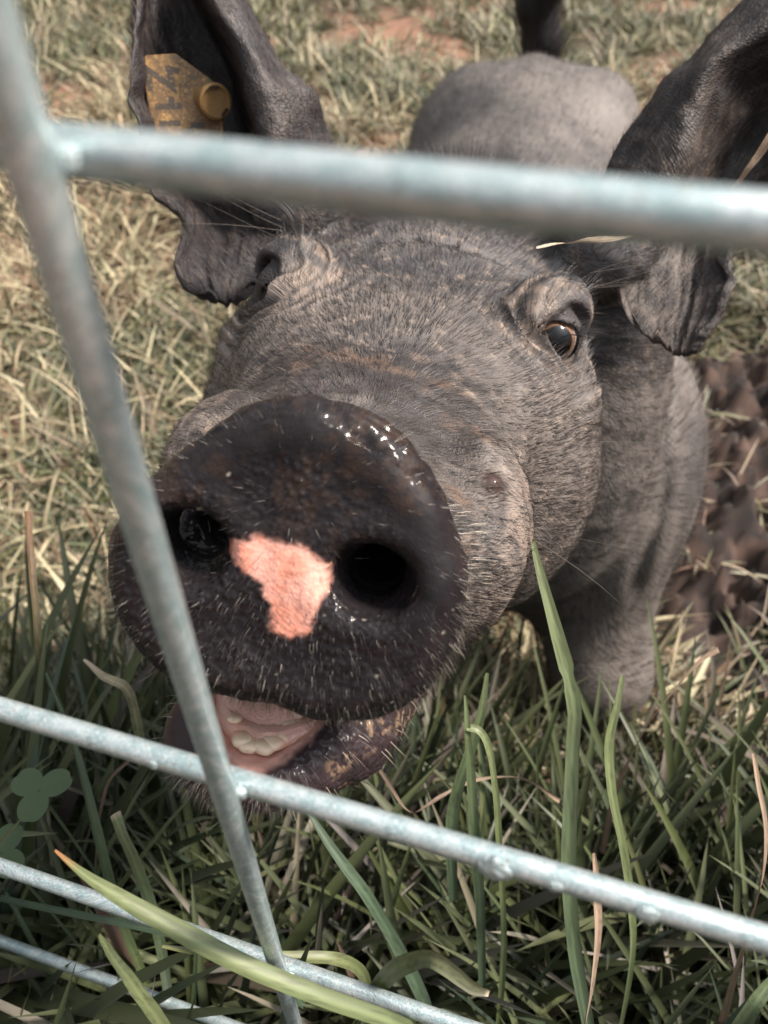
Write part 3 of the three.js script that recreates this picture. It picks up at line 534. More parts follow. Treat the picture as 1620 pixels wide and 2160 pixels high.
    strand(p, n, d, (0.0018 + 0.0032 * rnd()) * (1 + 0.8 * sstep(0.9, 1, q)), 0.00010 + 0.00005 * rnd(), 0.35 + 0.8 * rnd(), (rnd() - 0.5) * 1.1, rnd() < 0.2 ? [0.34, 0.31, 0.27] : [0.075, 0.066, 0.06]);
  });
  scatter(hairSrc[2], 52000, (p, n, h) => {
    const d = lieAlong(new THREE.Vector3(0.35 + (rnd() - 0.5) * 0.5, -0.55 * sstep(0.5, 0.4, p.y), -1), n); if (!d) return;
    const tail = onTail(p.x, p.y, p.z), td = tail ? lieAlong(new THREE.Vector3(0.25 * (rnd() - 0.3), 1, (rnd() - 0.5) * 0.3), n) || d : d;
    const mane = p.z > -0.72 && p.z < -0.5 && p.y > 0.55; if (!tail && !mane && rnd() > 0.85) return;
    strand(p, n, td, (tail ? 0.05 : mane ? 0.03 : 0.016) * (0.6 + 0.8 * rnd()), tail ? 0.0011 : 0.00055, tail ? 0.55 : 0.28 + 0.2 * rnd(), (rnd() - 0.5) * 0.5, tail ? [0.012, 0.010, 0.012] : rnd() < 0.4 ? [0.10, 0.088, 0.078] : [0.02, 0.018, 0.017]);
  });
  for (const e of [3, 4]) scatter(hairSrc[e], 24000, (p, n, h) => {
    const d = lieAlong(new THREE.Vector3((e === 3 ? -0.35 : 0.5) + (rnd() - 0.5) * 0.6, 0.8, -0.2), n); if (!d) return;
    strand(p, n, d, 0.007 * (0.5 + rnd()), 0.00026, 0.25 + 0.35 * rnd(), (rnd() - 0.5) * 0.6, rnd() < (e === 4 ? 0.2 : 0.10) ? [0.13, 0.10, 0.08] : rnd() < 0.4 ? [0.05, 0.036, 0.029] : [0.012, 0.010, 0.011]);
  });
  // lashes and long whiskers
  const whisk = (px, py, d, dx, dy, dz, len, col) => { const p = at(px, py, d); const n = new THREE.Vector3(0, 0.3, 1).normalize(); strand(p, n, new THREE.Vector3(dx, dy, dz).normalize(), len, 0.00017, 0.15, (rnd() - 0.5) * 0.5, col); };
  const pale = [0.34, 0.30, 0.26], dark = [0.012, 0.011, 0.012];
  for (let i = 0; i < 7; i++) whisk(585 + rnd() * 25, 455 + rnd() * 60, 0.425, -1, 0.25 + rnd() * 0.5, 0.2, 0.03 + rnd() * 0.03, rnd() < 0.6 ? pale : dark);
  for (let i = 0; i < 6; i++) whisk(1240 + rnd() * 20, 560 + rnd() * 60, 0.40, 1, 0.1 + rnd() * 0.5, 0.1, 0.03 + rnd() * 0.03, rnd() < 0.5 ? pale : dark);
  for (const [x, y, a, b, l] of [[1070, 935, 1, 0.12, 0.06], [1080, 1010, 1, 0.1, 0.03], [1095, 1100, 1, -0.35, 0.05], [1110, 1130, 1, -0.7, 0.055], [1000, 1020, -0.8, -0.2, 0.03], [1060, 930, -1, -0.1, 0.025]]) whisk(x, y, 0.30, a, b, 0.0, l, a > 0 ? pale : dark);
  for (const sx of [1, -1]) for (let i = 0; i < 46; i++) { const t = (i / 45 - 0.5) * 2.4, q = H2W(sx * (EYE[0] + 0.010 * Math.cos(t) + 0.003), EYE[1] + 0.0085, EYE[2] + 0.010 * Math.sin(t) + 0.004); strand(q, hv(0, 1, 0), hv(sx * (0.8 + 0.3 * rnd()), -0.25, 0.5 * Math.sin(t) + 0.3), 0.012 + 0.006 * rnd(), 0.00035, 0.5, 0, dark); }
  const PP = HP.map((v, i) => v - (i % 3 === 0 ? PB.x : i % 3 === 1 ? PB.y : PB.z));
  const m = part(pig, geoOf(PP, HI, HN, HC), new THREE.MeshPhysicalMaterial({ vertexColors: true, roughness: 0.42, specularIntensity: 0.9, side: THREE.DoubleSide }), 'hair');
  m.userData.kind = 'stuff'; console.log('hair tris', HI.length / 3);
}
// eyes
for (const sx of [1, -1]) {
  const g = new THREE.SphereGeometry(EYER, 64, 48); g.rotateX(Math.PI / 2);
  const col = [], P = g.attributes.position;
  for (let i = 0; i < P.count; i++) {
    const a = Math.acos(clamp(P.getZ(i) / EYER, -1, 1)), th = Math.atan2(P.getY(i), P.getX(i)), f = fbm(Math.cos(th) * 9, Math.sin(th) * 9, a * 6, 3);
    let c = [0.42, 0.35, 0.33]; c = mix3(c, mix3([0.13, 0.068, 0.036], [0.28, 0.155, 0.085], f), sstep(0.80, 0.74, a)); c = mix3(c, [0.05, 0.03, 0.02], sstep(0.70, 0.76, a) * sstep(0.86, 0.78, a) * 0.7); c = mix3(c, [0.004, 0.004, 0.005], sstep(0.66, 0.61, a)); col.push(...c);
    const bulge = 1 + 0.06 * Math.exp(-a * a * 2.6); P.setXYZ(i, P.getX(i) * bulge, P.getY(i) * bulge, P.getZ(i) * bulge);
  }
  g.setAttribute('color', new THREE.Float32BufferAttribute(col, 3)); g.computeVertexNormals();
  const m = part(pig, g, new THREE.MeshPhysicalMaterial({ vertexColors: true, roughness: 0.2, specularIntensity: 0.2, clearcoat: 0.6, clearcoatRoughness: 0.02 }), 'eye');
  const G = GAZE[sx], gw = new THREE.Vector3(...rotH([G.x, G.y, G.z])), c = H2W(sx * EX(sx), EYE[1], EYE[2]);
  m.position.copy(c).sub(PB); m.quaternion.setFromUnitVectors(new THREE.Vector3(0, 0, 1), gw);
  m.userData.label = sx > 0 ? 'amber-ringed dark eye under a wrinkled brow' : 'dark eye half hidden beside the tagged ear';
}
// mouth: tongue, gum, teeth
{
  const M_PINK = new THREE.MeshPhysicalMaterial({ color: new THREE.Color().setRGB(0.70, 0.41, 0.34), roughness: 0.3, clearcoat: 0.7, clearcoatRoughness: 0.15, bumpMap: skinTex, bumpScale: 0.0006 });
  const M_GUM = new THREE.MeshPhysicalMaterial({ color: new THREE.Color().setRGB(0.74, 0.48, 0.41), roughness: 0.28, clearcoat: 0.8, clearcoatRoughness: 0.12, bumpMap: skinTex, bumpScale: 0.0005 });
  const M_TOOTH = new THREE.MeshPhysicalMaterial({ vertexColors: true, roughness: 0.35, clearcoat: 0.6, clearcoatRoughness: 0.1 });
  const blob = (c, r, tilt, mat, name, seed) => {
    const g = new THREE.SphereGeometry(1, 48, 32), P = g.attributes.position;
    for (let i = 0; i < P.count; i++) { const x = P.getX(i), y = P.getY(i), z = P.getZ(i), k = 1 + 0.16 * (fbm(x * 2.5 + seed, y * 2.5, z * 2.5, 3) - 0.5); P.setXYZ(i, x * r[0] * k, (y > 0 ? y - 0.25 * Math.exp(-x * x * 8) : y) * r[1] * k, z * r[2] * k); }
    g.computeVertexNormals(); const m = part(pig, g, mat, name);
    m.position.copy(H2W(...c)).sub(PB); m.quaternion.setFromRotationMatrix(new THREE.Matrix4().makeBasis(HE, HU, HF)).multiply(new THREE.Quaternion().setFromEuler(new THREE.Euler(...tilt))); return m;
  };
  blob([-0.012, -0.078, 0.190], [0.019, 0.009, 0.028], [0.1, 0.1, 0], M_PINK, 'tongue', 1);
  blob([-0.016, -0.088, 0.2195], [0.021, 0.0095, 0.013], [0.15, 0, 0], M_GUM, 'gum', 4);
  const tooth = (px, py, yy, len, wid, yaw, pitch) => {
    const pts = [[0.0002, -len * 0.3], [wid * 0.9, -len * 0.25], [wid, 0.0], [wid * 1.06, len * 0.35], [wid * 1.0, len * 0.7], [wid * 0.72, len * 0.93], [0.0002, len]].map(([p, q]) => new THREE.Vector2(p, q));
    const g = new THREE.LatheGeometry(new THREE.SplineCurve(pts).getPoints(18), 18), P = g.attributes.position, col = [];
    for (let i = 0; i < P.count; i++) { const t = P.getY(i) / len, f = fbm(P.getX(i) * 700 + px, P.getY(i) * 260, P.getZ(i) * 700, 3); P.setX(i, P.getX(i) * (1 + 0.2 * (f - 0.5))); P.setZ(i, P.getZ(i) * 0.62); col.push(...mix3(mix3([0.62, 0.32, 0.25], [0.70, 0.43, 0.32], f), [0.76, 0.60, 0.44], sstep(0.25, 0.85, t + 0.3 * (f - 0.5)))); }
    g.setAttribute('color', new THREE.Float32BufferAttribute(col, 3)); g.computeVertexNormals();
    const m = part(pig, g, M_TOOTH, 'tooth'), h = onHeadPlane(px, py, [0, 1, 0], yy);
    m.position.copy(H2W(...h)).sub(PB); m.quaternion.setFromRotationMatrix(new THREE.Matrix4().makeBasis(HE, HU, HF)).multiply(new THREE.Quaternion().setFromEuler(new THREE.Euler(pitch, yaw, 0, 'YXZ')));
  };
  // the gum ridge that carries the lower incisors
  const arc = [[478, 1490], [492, 1522], [520, 1548], [560, 1560], [600, 1556], [640, 1543], [690, 1524]].map(([x, y]) => H2W(...onHeadPlane(x, y, [0, 1, 0], -0.0795)).sub(PB));
  const rg = new THREE.TubeGeometry(new THREE.CatmullRomCurve3(arc), 60, 0.0046, 14), RP = rg.attributes.position, RNn = rg.attributes.normal;
  for (let i = 0; i < RP.count; i++) { const k = 0.0016 * (fbm(RP.getX(i) * 260, RP.getY(i) * 260, RP.getZ(i) * 260, 3) - 0.5); RP.setXYZ(i, RP.getX(i) + RNn.getX(i) * k, RP.getY(i) + RNn.getY(i) * k, RP.getZ(i) + RNn.getZ(i) * k); }
  rg.computeVertexNormals(); part(pig, rg, M_PINK, 'gum');
  for (const [x, y, l, w, ya, pi] of [[496, 1512, 0.0110, 0.0026, 0.3, 0.8], [512, 1545, 0.0085, 0.0036, 0.35, 1.2], [530, 1556, 0.0078, 0.0034, 0.15, 1.25], [552, 1562, 0.0055, 0.0030, 0.0, 1.3], [574, 1562, 0.0080, 0.0036, -0.3, 1.25], [598, 1556, 0.0085, 0.0036, -0.6, 1.3], [628, 1546, 0.0100, 0.0034, -0.9, 1.4], [664, 1531, 0.0120, 0.0032, -1.1, 1.42]]) tooth(x, y, -0.0786, l, w, ya, pi);
}
shadow(pig);

// ---------------------------------------------------------------- ear tag
{
  const t = new THREE.Group(), o = at(388, 205, 0.468); t.position.copy(o);
  const X = dirOf(1, 0); X.set(1, 0, 0); const Yv = new THREE.Vector3(0, C45, -C45), Zv = new THREE.Vector3(0, C45, C45);
  const q = new THREE.Quaternion().setFromRotationMatrix(new THREE.Matrix4().makeBasis(X, Yv, Zv)); t.quaternion.copy(q).multiply(new THREE.Quaternion().setFromEuler(new THREE.Euler(0.05, 0.12, 0)));
  const s = 0.468 / FPX, pt = (x, y) => new THREE.Vector2((x - 388) * s, -(y - 205) * s);
  const cn = document.createElement('canvas'); cn.width = cn.height = 512; const cx = cn.getContext('2d');
  const px = (x, y) => [(x - 290) / 190 * 512, (y - 110) / 190 * 512];
  cx.fillStyle = '#5f4826'; cx.fillRect(0, 0, 512, 512);
  const rn = rngOf(5);
  for (let i = 0; i < 90; i++) { cx.globalAlpha = 0.3; cx.fillStyle = ['#3e2a1c', '#b88f50', '#54391f'][i % 3]; cx.beginPath(); cx.ellipse(rn() * 512, rn() * 512, 12 + 40 * rn(), 8 + 22 * rn(), rn() * 3.1, 0, 6.3); cx.fill(); }
  for (let i = 0; i < 900; i++) { cx.globalAlpha = 0.12 + 0.2 * rn(); cx.fillStyle = ['#6a4422', '#c2985a', '#8a6230', '#57391f'][i % 4]; cx.beginPath(); cx.ellipse(rn() * 512, rn() * 512, 3 + 16 * rn(), 2 + 9 * rn(), rn() * 3.1, 0, 6.3); cx.fill(); }
  cx.globalAlpha = 0.95; cx.strokeStyle = '#33281d'; cx.lineWidth = 34; cx.lineCap = 'butt'; cx.lineJoin = 'miter';
  const line = (p) => { cx.beginPath(); p.forEach(([x, y], i) => cx[i ? 'lineTo' : 'moveTo'](...px(x, y))); cx.stroke(); };
  line([[320, 200], [318, 158], [366, 190], [358, 152], [380, 156]]); line([[330, 232], [386, 226]]); line([[362, 208], [364, 228]]); line([[338, 266], [382, 262]]); line([[402, 266], [432, 264]]);
  cx.lineWidth = 5; cx.strokeStyle = '#6e4c26'; for (let i = 0; i < 40; i++) { const x = 380 + rn() * 55, y = 170 + rn() * 90; line([[x, y], [x + 12 * (rn() - 0.5), y + 12 * (rn() - 0.5)], [x + 16 * (rn() - 0.5), y + 16 * (rn() - 0.5)]]); }
  for (let i = 0; i < 520; i++) { cx.globalAlpha = 0.4; cx.fillStyle = ['#3a2a20', '#c99a4e'][i % 2]; cx.beginPath(); cx.ellipse(rn() * 512, rn() * 512, 2 + 7 * rn(), 2 + 4 * rn(), rn() * 3.1, 0, 6.3); cx.fill(); }
  const map = new THREE.CanvasTexture(cn); map.colorSpace = THREE.SRGBColorSpace;
  const sh = new THREE.Shape([[305, 140], [314, 129], [372, 122], [446, 172], [470, 215], [466, 300], [330, 312], [322, 260]].map(([x, y]) => pt(x, y)));
  const g = new THREE.ExtrudeGeometry(sh, { depth: 0.0016, bevelEnabled: true, bevelSize: 0.0007, bevelThickness: 0.0006, bevelSegments: 3, curveSegments: 8 });
  const uv = g.attributes.uv, P = g.attributes.position; for (let i = 0; i < uv.count; i++) { const x = P.getX(i) / s + 388, y = -P.getY(i) / s + 205; uv.setXY(i, (x - 290) / 190, 1 - (y - 110) / 190); }
  const M_TAG = new THREE.MeshPhysicalMaterial({ map, roughness: 0.5, bumpMap: skinTex, bumpScale: 0.0003 }), M_STUD = new THREE.MeshPhysicalMaterial({ color: 0x7a5e36, roughness: 0.42, bumpMap: skinTex, bumpScale: 0.0003 });
  part(t, g, M_TAG, 'plate');
  const prof = [[0.0001, -0.006], [0.0064, -0.006], [0.0066, 0.0055], [0.0078, 0.0066], [0.0082, 0.0085], [0.0080, 0.0098], [0.0070, 0.0106], [0.0064, 0.0102], [0.0060, 0.0092], [0.0001, 0.0090]].map(([a, b]) => new THREE.Vector2(a, b));
  const st = part(t, toCreasedNormals(new THREE.LatheGeometry(prof, 40), 0.7), M_STUD, 'stud');
  st.scale.setScalar(1.18); const c = pt(440, 213); st.position.set(c.x, c.y, 0.003); st.quaternion.setFromUnitVectors(new THREE.Vector3(0, 1, 0), new THREE.Vector3(0.42, -0.40, 0.81).normalize());
  const notch = part(st, new THREE.BoxGeometry(0.0045, 0.0012, 0.0012), new THREE.MeshStandardMaterial({ color: 0x2a1d14, roughness: 0.9 }), 'notch'); notch.position.set(-0.0045, 0.0101, -0.004); notch.rotation.y = 0.7;
  const n2 = part(st, new THREE.BoxGeometry(0.0012, 0.0012, 0.0045), notch.material, 'notch'); n2.position.set(0.0062, 0.0101, 0.001);
  top(t, 'ear_tag'); tag(t, 'dirty ochre plastic ear tag with dark marks and a round stud', 'ear tag');
}

// ---------------------------------------------------------------- welded wire fence
{
  const fence = new THREE.Group(); const YAW = 17 * Math.PI / 180, J = at(497, 1643, 0.188);      // where the upright crosses the middle wire
  fence.position.set(J.x, groundY(J.x, J.z), J.z); fence.rotation.y = -YAW;
  const gy = fence.position.y;
  const colr = noiseTexture(512, (u, v) => {
    const a = fbm(...ring(u, v, 5), 4), b = fbm(...ring(u, v, 22, 3), 3), s = fbm(...ring(u, v, 60, 8), 2);
    let c = mix3([0.58, 0.655, 0.667], [0.70, 0.74, 0.748], sstep(0.3, 0.7, a)); c = mix3(c, [0.82, 0.85, 0.85], 0.6 * sstep(0.57, 0.67, b)); c = mix3(c, [0.38, 0.47, 0.49], 0.5 * sstep(0.58, 0.68, s)); c = mix3(c, [0.46, 0.36, 0.28], 0.7 * sstep(0.74, 0.80, fbm(...ring(u, v, 16, 20), 3))); return c;
  }, true);
  const bmp = noiseTexture(512, (u, v) => clamp(0.55 * fbm(...ring(u, v, 24, 3), 3) + 0.45 * fbm(...ring(u, v, 60, 8), 2), 0, 1));
  const rgh = noiseTexture(256, (u, v) => 0.42 + 0.30 * fbm(...ring(u, v, 12, 5), 3));
  const mat = new THREE.MeshStandardMaterial({ map: colr, metalness: 0.55, roughness: 0.60, roughnessMap: rgh, bumpMap: bmp, bumpScale: 0.00012 });
  const rod = (p, r, name) => {
    const c = new THREE.CatmullRomCurve3(p), len = c.getLength(), g = new THREE.TubeGeometry(c, Math.max(40, Math.round(len * 110)), r, 24, false), uv = g.attributes.uv;
    for (let i = 0; i < uv.count; i++) uv.setXY(i, uv.getX(i) * len / 0.075, uv.getY(i) * 0.27);
    return part(fence, g, mat, name);
  };
  const R = 0.0029, Y = (u) => CAMY + u - gy;
  const heights = [0.110, -0.0337, -0.1775, -0.319, -0.461, -0.60];
  const rn = rngOf(12);
  heights.forEach((u, k) => { const p = []; for (let x = -1.5; x <= 1.51; x += 0.3) p.push(new THREE.Vector3(x, Y(u) + (Math.abs(x) < 0.35 ? 0 : 0.004 * (rn() - 0.5)), (Math.abs(x) < 0.35 ? (k === 1 ? -0.065 * Math.max(0, x) : 0) : 0.003 * (rn() - 0.5) - (k === 1 && x > 0 ? 0.0195 : 0)))); rod(p, R, 'horizontal_wire'); });
  for (let x = -1.2; x <= 1.21; x += 0.3) { const x0 = Math.abs(x) < 0.01 ? 0 : x, p = []; for (let y = -0.03; y < Y(0.115); y += 0.12) p.push(new THREE.Vector3(x0 + (x0 ? 0.004 * (rn() - 0.5) : 0), y, 0.0052)); p.push(new THREE.Vector3(x0, Y(0.116), 0.0052)); rod(p, R, 'upright_wire'); }
  // weld beads where the wires of the visible upright cross
  for (const u of heights) { const g = new THREE.SphereGeometry(0.0017, 16, 12), P = g.attributes.position; for (let i = 0; i < P.count; i++) { const k = 0.8 + 0.5 * vnoise(P.getX(i) * 900 + u * 50, P.getY(i) * 900, P.getZ(i) * 900); P.setXYZ(i, P.getX(i) * k * 1.3, P.getY(i) * k, P.getZ(i) * k * 0.9); } g.computeVertexNormals(); const m = part(fence, g, mat, 'weld'); m.position.set(0.0020, Y(u) + 0.0004, 0.0026); }
  for (const [x, k] of [[0.062, 1.0], [0.075, 0.45], [0.094, 0.7], [-0.02, 0.4]]) { const g = new THREE.SphereGeometry(0.0028 * k, 20, 14), P = g.attributes.position; for (let i = 0; i < P.count; i++) { const q = 0.75 + 0.6 * vnoise(P.getX(i) * 1500 + x * 90, P.getY(i) * 1500, P.getZ(i) * 1500); P.setXYZ(i, P.getX(i) * q * 1.2, P.getY(i) * q, P.getZ(i) * q * 0.4); } g.computeVertexNormals(); const m = part(fence, g, mat, 'zinc_drip'); m.position.set(x, Y(-0.1775) + 0.0010, 0.0028); m.rotation.x = -0.35; }
  top(fence, 'wire_fence'); tag(fence, 'galvanised welded wire fence panel in front of the pig', 'fence');
}

// ---------------------------------------------------------------- grass
const M_BLADE = new THREE.MeshPhysicalMaterial({ vertexColors: true, roughness: 0.5, transmission: 0.22, thickness: 0, side: THREE.DoubleSide });
const M_STRAW = new THREE.MeshPhysicalMaterial({ vertexColors: true, roughness: 0.7, transmission: 0.15, thickness: 0, side: THREE.DoubleSide });
function blade(out, o, az, len, wid, lean, bend, c0, c1, segs = 6, keel = 0.25) {
  const { p, c, i: ix } = out, b = p.length / 3; let x = o[0], y = o[1], z = o[2], a = lean; const ca = Math.cos(az), sa = Math.sin(az), st = len / segs;
  for (let i = 0; i <= segs; i++) {
    const t = i / segs, w = wid * 0.5 * Math.min(1, 0.5 + t * 2.2) * Math.pow(1 - t, 0.55), k = w * keel * 2;
    const ux = -Math.cos(a) * ca, uy = Math.sin(a), uz = -Math.cos(a) * sa;      // towards the upper face
    p.push(x - sa * w + ux * k, y + uy * k, z + ca * w + uz * k, x, y, z, x + sa * w + ux * k, y + uy * k, z - ca * w + uz * k); const q = mix3(c0, c1, t); c.push(...q, q[0] * 1.12, q[1] * 1.12, q[2] * 1.05, ...q);
    x += Math.sin(a) * ca * st; z += Math.sin(a) * sa * st; y += Math.cos(a) * st; a += bend / segs;
    if (i < segs) { const s = b + i * 3; ix.push(s, s + 3, s + 1, s + 1, s + 3, s + 4, s + 1, s + 4, s + 2, s + 2, s + 4, s + 5); }
  }
}
const GREENS = [[0.055, 0.072, 0.027], [0.080, 0.098, 0.038], [0.040, 0.064, 0.036], [0.112, 0.122, 0.056], [0.032, 0.050, 0.025]];
const STRAWS = [[0.27, 0.220, 0.170], [0.42, 0.365, 0.295], [0.14, 0.102, 0.076], [0.15, 0.088, 0.064], [0.20, 0.185, 0.130]];
const vary = (c, r, k = 0.35) => { const m = 1 - k / 2 + k * r(); return [c[0] * m, c[1] * m, c[2] * m]; };
{ // matted paddock grass behind: tufts
  const rn = rngOf(404), kinds = [];
  for (let v = 0; v < 8; v++) {
    const out = { p: [], c: [], i: [] }, green = v % 2;
    for (let b = 0; b < 16; b++) {
      const st = rn() < (green ? 0.35 : 0.88), col = vary((st ? STRAWS : GREENS)[Math.floor(rn() * 5)], rn), tip = st ? vary(col, rn) : mix3(col, STRAWS[Math.floor(rn() * 5)], rn() * 0.6);
      blade(out, [(rn() - 0.5) * 0.07, -0.01, (rn() - 0.5) * 0.07], rn() * 6.283, st ? 0.05 + 0.10 * rn() : 0.045 + 0.09 * rn(), 0.0042 + 0.0070 * rn() * rn() + (rn() < 0.12 ? 0.005 : 0), 0.35 + 1.0 * rn() + (st ? 0.15 : 0), 0.2 + 1.2 * rn(), col, tip, 5);
    }
    kinds.push({ geo: geoOf(out.p, out.i, null, out.c), green, list: [] });
  }
  for (let k = 0; k < 22000; k++) {
    const r = rn(), F = 0.40 + 5.4 * r * r * 0.6 + 5.4 * r * 0.4, x = (rn() * 2 - 1) * (0.75 * F + 0.55), z = -F;
    const m = mudAt(x, z); if (rn() < m * 0.975) continue;
    const lean = fbm(x * 2.4 + 9, 4, z * 2.4, 3), gr = sstep(0.34, 0.54, lean + 0.10 * sstep(1.3, 3.0, F) - 0.12 * sstep(1.4, 0.8, F) * sstep(0, -0.2, x));
    const bare = fbm(x * 4.1, 8, z * 4.1, 3); if (F > 1.5 && bare > 0.55 && rn() < 0.85 * sstep(0.55, 0.61, bare)) continue;
    const g = rn() < gr ? 1 : 0, kind = kinds[g + 2 * Math.floor(rn() * 4)], s = (0.7 + 0.6 * rn()) * mix(1, 0.75, m);
    kind.list.push([x, groundY(x, z), z, rn() * 6.283, s, 0.75 + 0.5 * rn(), (rn() - 0.5) * 0.3]);
  }
  kinds.forEach((kd) => {
    const im = new THREE.InstancedMesh(kd.geo, kd.green ? M_BLADE : M_STRAW, kd.list.length), M = new THREE.Matrix4(), e = new THREE.Euler();
    kd.list.forEach(([x, y, z, a, s, h, tl], i) => { M.makeRotationFromEuler(e.set(tl, a, tl)).scale(new THREE.Vector3(s, s * h, s)).setPosition(x, y, z); im.setMatrixAt(i, M); im.setColorAt(i, new THREE.Color().setRGB(0.8 + 0.4 * h * 0.5, 0.8 + 0.2 * s, 0.85)); });
    top(im, kd.green ? 'short_grass' : 'dry_grass'); tag(im, kd.green ? 'short green paddock grass growing through the dead thatch' : 'matted straw-coloured dead grass covering the paddock', 'grass', null, 'stuff');
  });
}
{ // the tall uncut strip along the fence
  const rn = rngOf(911), kinds = [];
  for (let v = 0; v < 10; v++) {
    const out = { p: [], c: [], i: [] }, dead = v >= 8;
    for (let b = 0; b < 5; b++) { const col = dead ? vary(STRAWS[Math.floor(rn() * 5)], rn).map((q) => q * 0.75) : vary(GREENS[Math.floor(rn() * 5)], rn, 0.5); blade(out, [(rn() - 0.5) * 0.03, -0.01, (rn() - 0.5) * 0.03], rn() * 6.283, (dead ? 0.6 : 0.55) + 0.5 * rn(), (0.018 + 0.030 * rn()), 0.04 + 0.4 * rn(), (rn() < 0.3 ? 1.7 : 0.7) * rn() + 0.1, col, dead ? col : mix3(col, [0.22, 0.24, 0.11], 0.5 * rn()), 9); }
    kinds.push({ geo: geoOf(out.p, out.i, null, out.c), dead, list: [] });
  }
  for (let k = 0; k < 9000; k++) {
    const x = (rn() * 2 - 1) * 0.9, z = 0.25 - 0.85 * rn();
    if (Math.hypot(x, z) < 0.10) continue;
    const low = k > 5200; let h = (0.20 + 0.17 * rn()) * mix(0.45, 1, sstep(-0.50, -0.20, z)) * mix(1, 0.80, sstep(-0.05, 0.10, x)); if (x > 0.08 && x < 0.36 && z < -0.24) h *= 0.6; if (low) h = 0.07 + 0.09 * rn();  // low: extra short layer, added to darken the gaps between the tall blades
    if (z < -0.10 && x > -0.16 && x < 0.2) h = Math.min(h, 0.21 + 0.05 * rn());
    if (z > -0.07) h = Math.min(h, 0.20 + 0.10 * rn());
    const m = mudAt(x, z); if (rn() < m * 0.97) continue;
    kinds[rn() < (low ? 0.6 : 0.14) ? 8 + Math.floor(rn() * 2) : Math.floor(rn() * 8)].list.push([x, groundY(x, z), z, rn() * 6.283, h, low ? -0.4 + 0.4 * rn() : rn(), (rn() - 0.5) * 0.35]);  // short blades get a darker tint: shade at the roots put into colour
  }
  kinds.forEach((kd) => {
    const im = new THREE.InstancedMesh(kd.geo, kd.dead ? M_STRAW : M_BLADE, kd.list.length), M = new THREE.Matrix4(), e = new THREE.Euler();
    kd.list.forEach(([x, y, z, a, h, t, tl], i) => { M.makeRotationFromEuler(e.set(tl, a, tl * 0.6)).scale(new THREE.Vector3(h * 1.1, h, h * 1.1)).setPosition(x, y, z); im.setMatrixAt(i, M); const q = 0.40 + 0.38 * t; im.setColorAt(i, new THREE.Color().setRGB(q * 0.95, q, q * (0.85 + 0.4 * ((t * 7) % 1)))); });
    top(im, kd.dead ? 'dead_stalks_root_shade' : 'tall_grass'); tag(im, kd.dead ? 'thin brown dead stalks under the fence, the short ones tinted dark as painted shade at the grass roots' : 'tall dark green grass crowding the foot of the wire fence, with short blades tinted dark as painted root shade', 'grass', null, 'stuff');
  });
}
// single blades and stalks that stand out, each at its own place
function longBlade(pts, wid, c0, c1, mat, name, label, category, opt = {}) {
  const P = pts.map((q) => at(...q)), cv = new THREE.CatmullRomCurve3(P), n = 60, base = P[P.length - 1], pos = [], col = [], idx = [];
  const prof = opt.profile || ((t) => Math.pow(Math.sin(Math.PI * clamp(0.06 + t * 0.62, 0, 1)), 0.8));
  for (let i = 0; i <= n; i++) {
    const t = i / n, p = cv.getPoint(t), T = cv.getTangent(t), view = camera.position.clone().sub(p).normalize();
    let s = new THREE.Vector3().crossVectors(T, view).normalize(); const N = new THREE.Vector3().crossVectors(s, T).normalize(), tw = (opt.twist || 0) * t + (opt.turn || 0.35);
    s = s.multiplyScalar(Math.cos(tw)).addScaledVector(N, Math.sin(tw)); const up = new THREE.Vector3().crossVectors(s, T).normalize();
    const w = wid * 0.5 * prof(t) * (0.85 + 0.3 * fbm(t * 7 + wid * 2000, 3, 8, 2)), k = w * 0.3; p.x += 0.0016 * (fbm(t * 4 + wid * 999, 1, 1, 2) - 0.5); p.y += 0.0016 * (fbm(t * 4 + wid * 999, 7, 1, 2) - 0.5);
    const f = 0.85 + 0.3 * fbm(t * 9 + wid * 900, 1, 2, 3); let c = mix3(c0, c1, t); if (opt.spot) c = mix3(c, opt.spot[1], sstep(opt.spot[0], 0, t)); c = c.map((v) => v * f);
    for (let v = 0; v < 9; v++) { const q = v / 4 - 1, h = k * q * q, rib = (v === 4 ? 1.3 : v % 2 ? 1.07 : 0.90) * (0.72 + 0.56 * fbm(t * 5 + wid * 3000, q * 7 + 20, 4, 3)) * (1 - 0.35 * sstep(0.62, 0.72, fbm(t * 40, q * 4 + wid * 5000, 9, 2))); pos.push(p.x + s.x * w * q + up.x * h - base.x, p.y + s.y * w * q + up.y * h - base.y, p.z + s.z * w * q + up.z * h - base.z); col.push(c[0] * rib, c[1] * rib, c[2] * rib); }
    if (i < n) for (let q = 0; q < 8; q++) { const a = i * 9 + q; idx.push(a, a + 9, a + 1, a + 1, a + 9, a + 10); }
  }
  const m = new THREE.Mesh(geoOf(pos, idx, null, col), mat); m.position.copy(base); top(m, name); tag(m, label, category, opt.group); return m;
}
const GR = [0.088, 0.118, 0.046], GB = [0.056, 0.090, 0.052], GL = [0.150, 0.180, 0.080], TN = [0.30, 0.215, 0.15], BR = [0.13, 0.09, 0.065], PL = [0.45, 0.37, 0.27];
longBlade([[115, 1795, 0.235], [180, 1850, 0.24], [260, 1900, 0.245], [380, 1968, 0.25], [520, 2040, 0.255], [690, 2108, 0.262], [860, 2172, 0.275], [1000, 2290, 0.31], [1080, 2500, 0.37]], 0.0080, GL, GR, M_BLADE, 'grass_blade', 'broad olive grass blade with a brown tip arching over the lower wire', 'grass blade', { spot: [0.10, [0.42, 0.20, 0.08]], profile: (t) => Math.min(1, 0.10 + 2.2 * t) * (1 - 0.4 * t) });
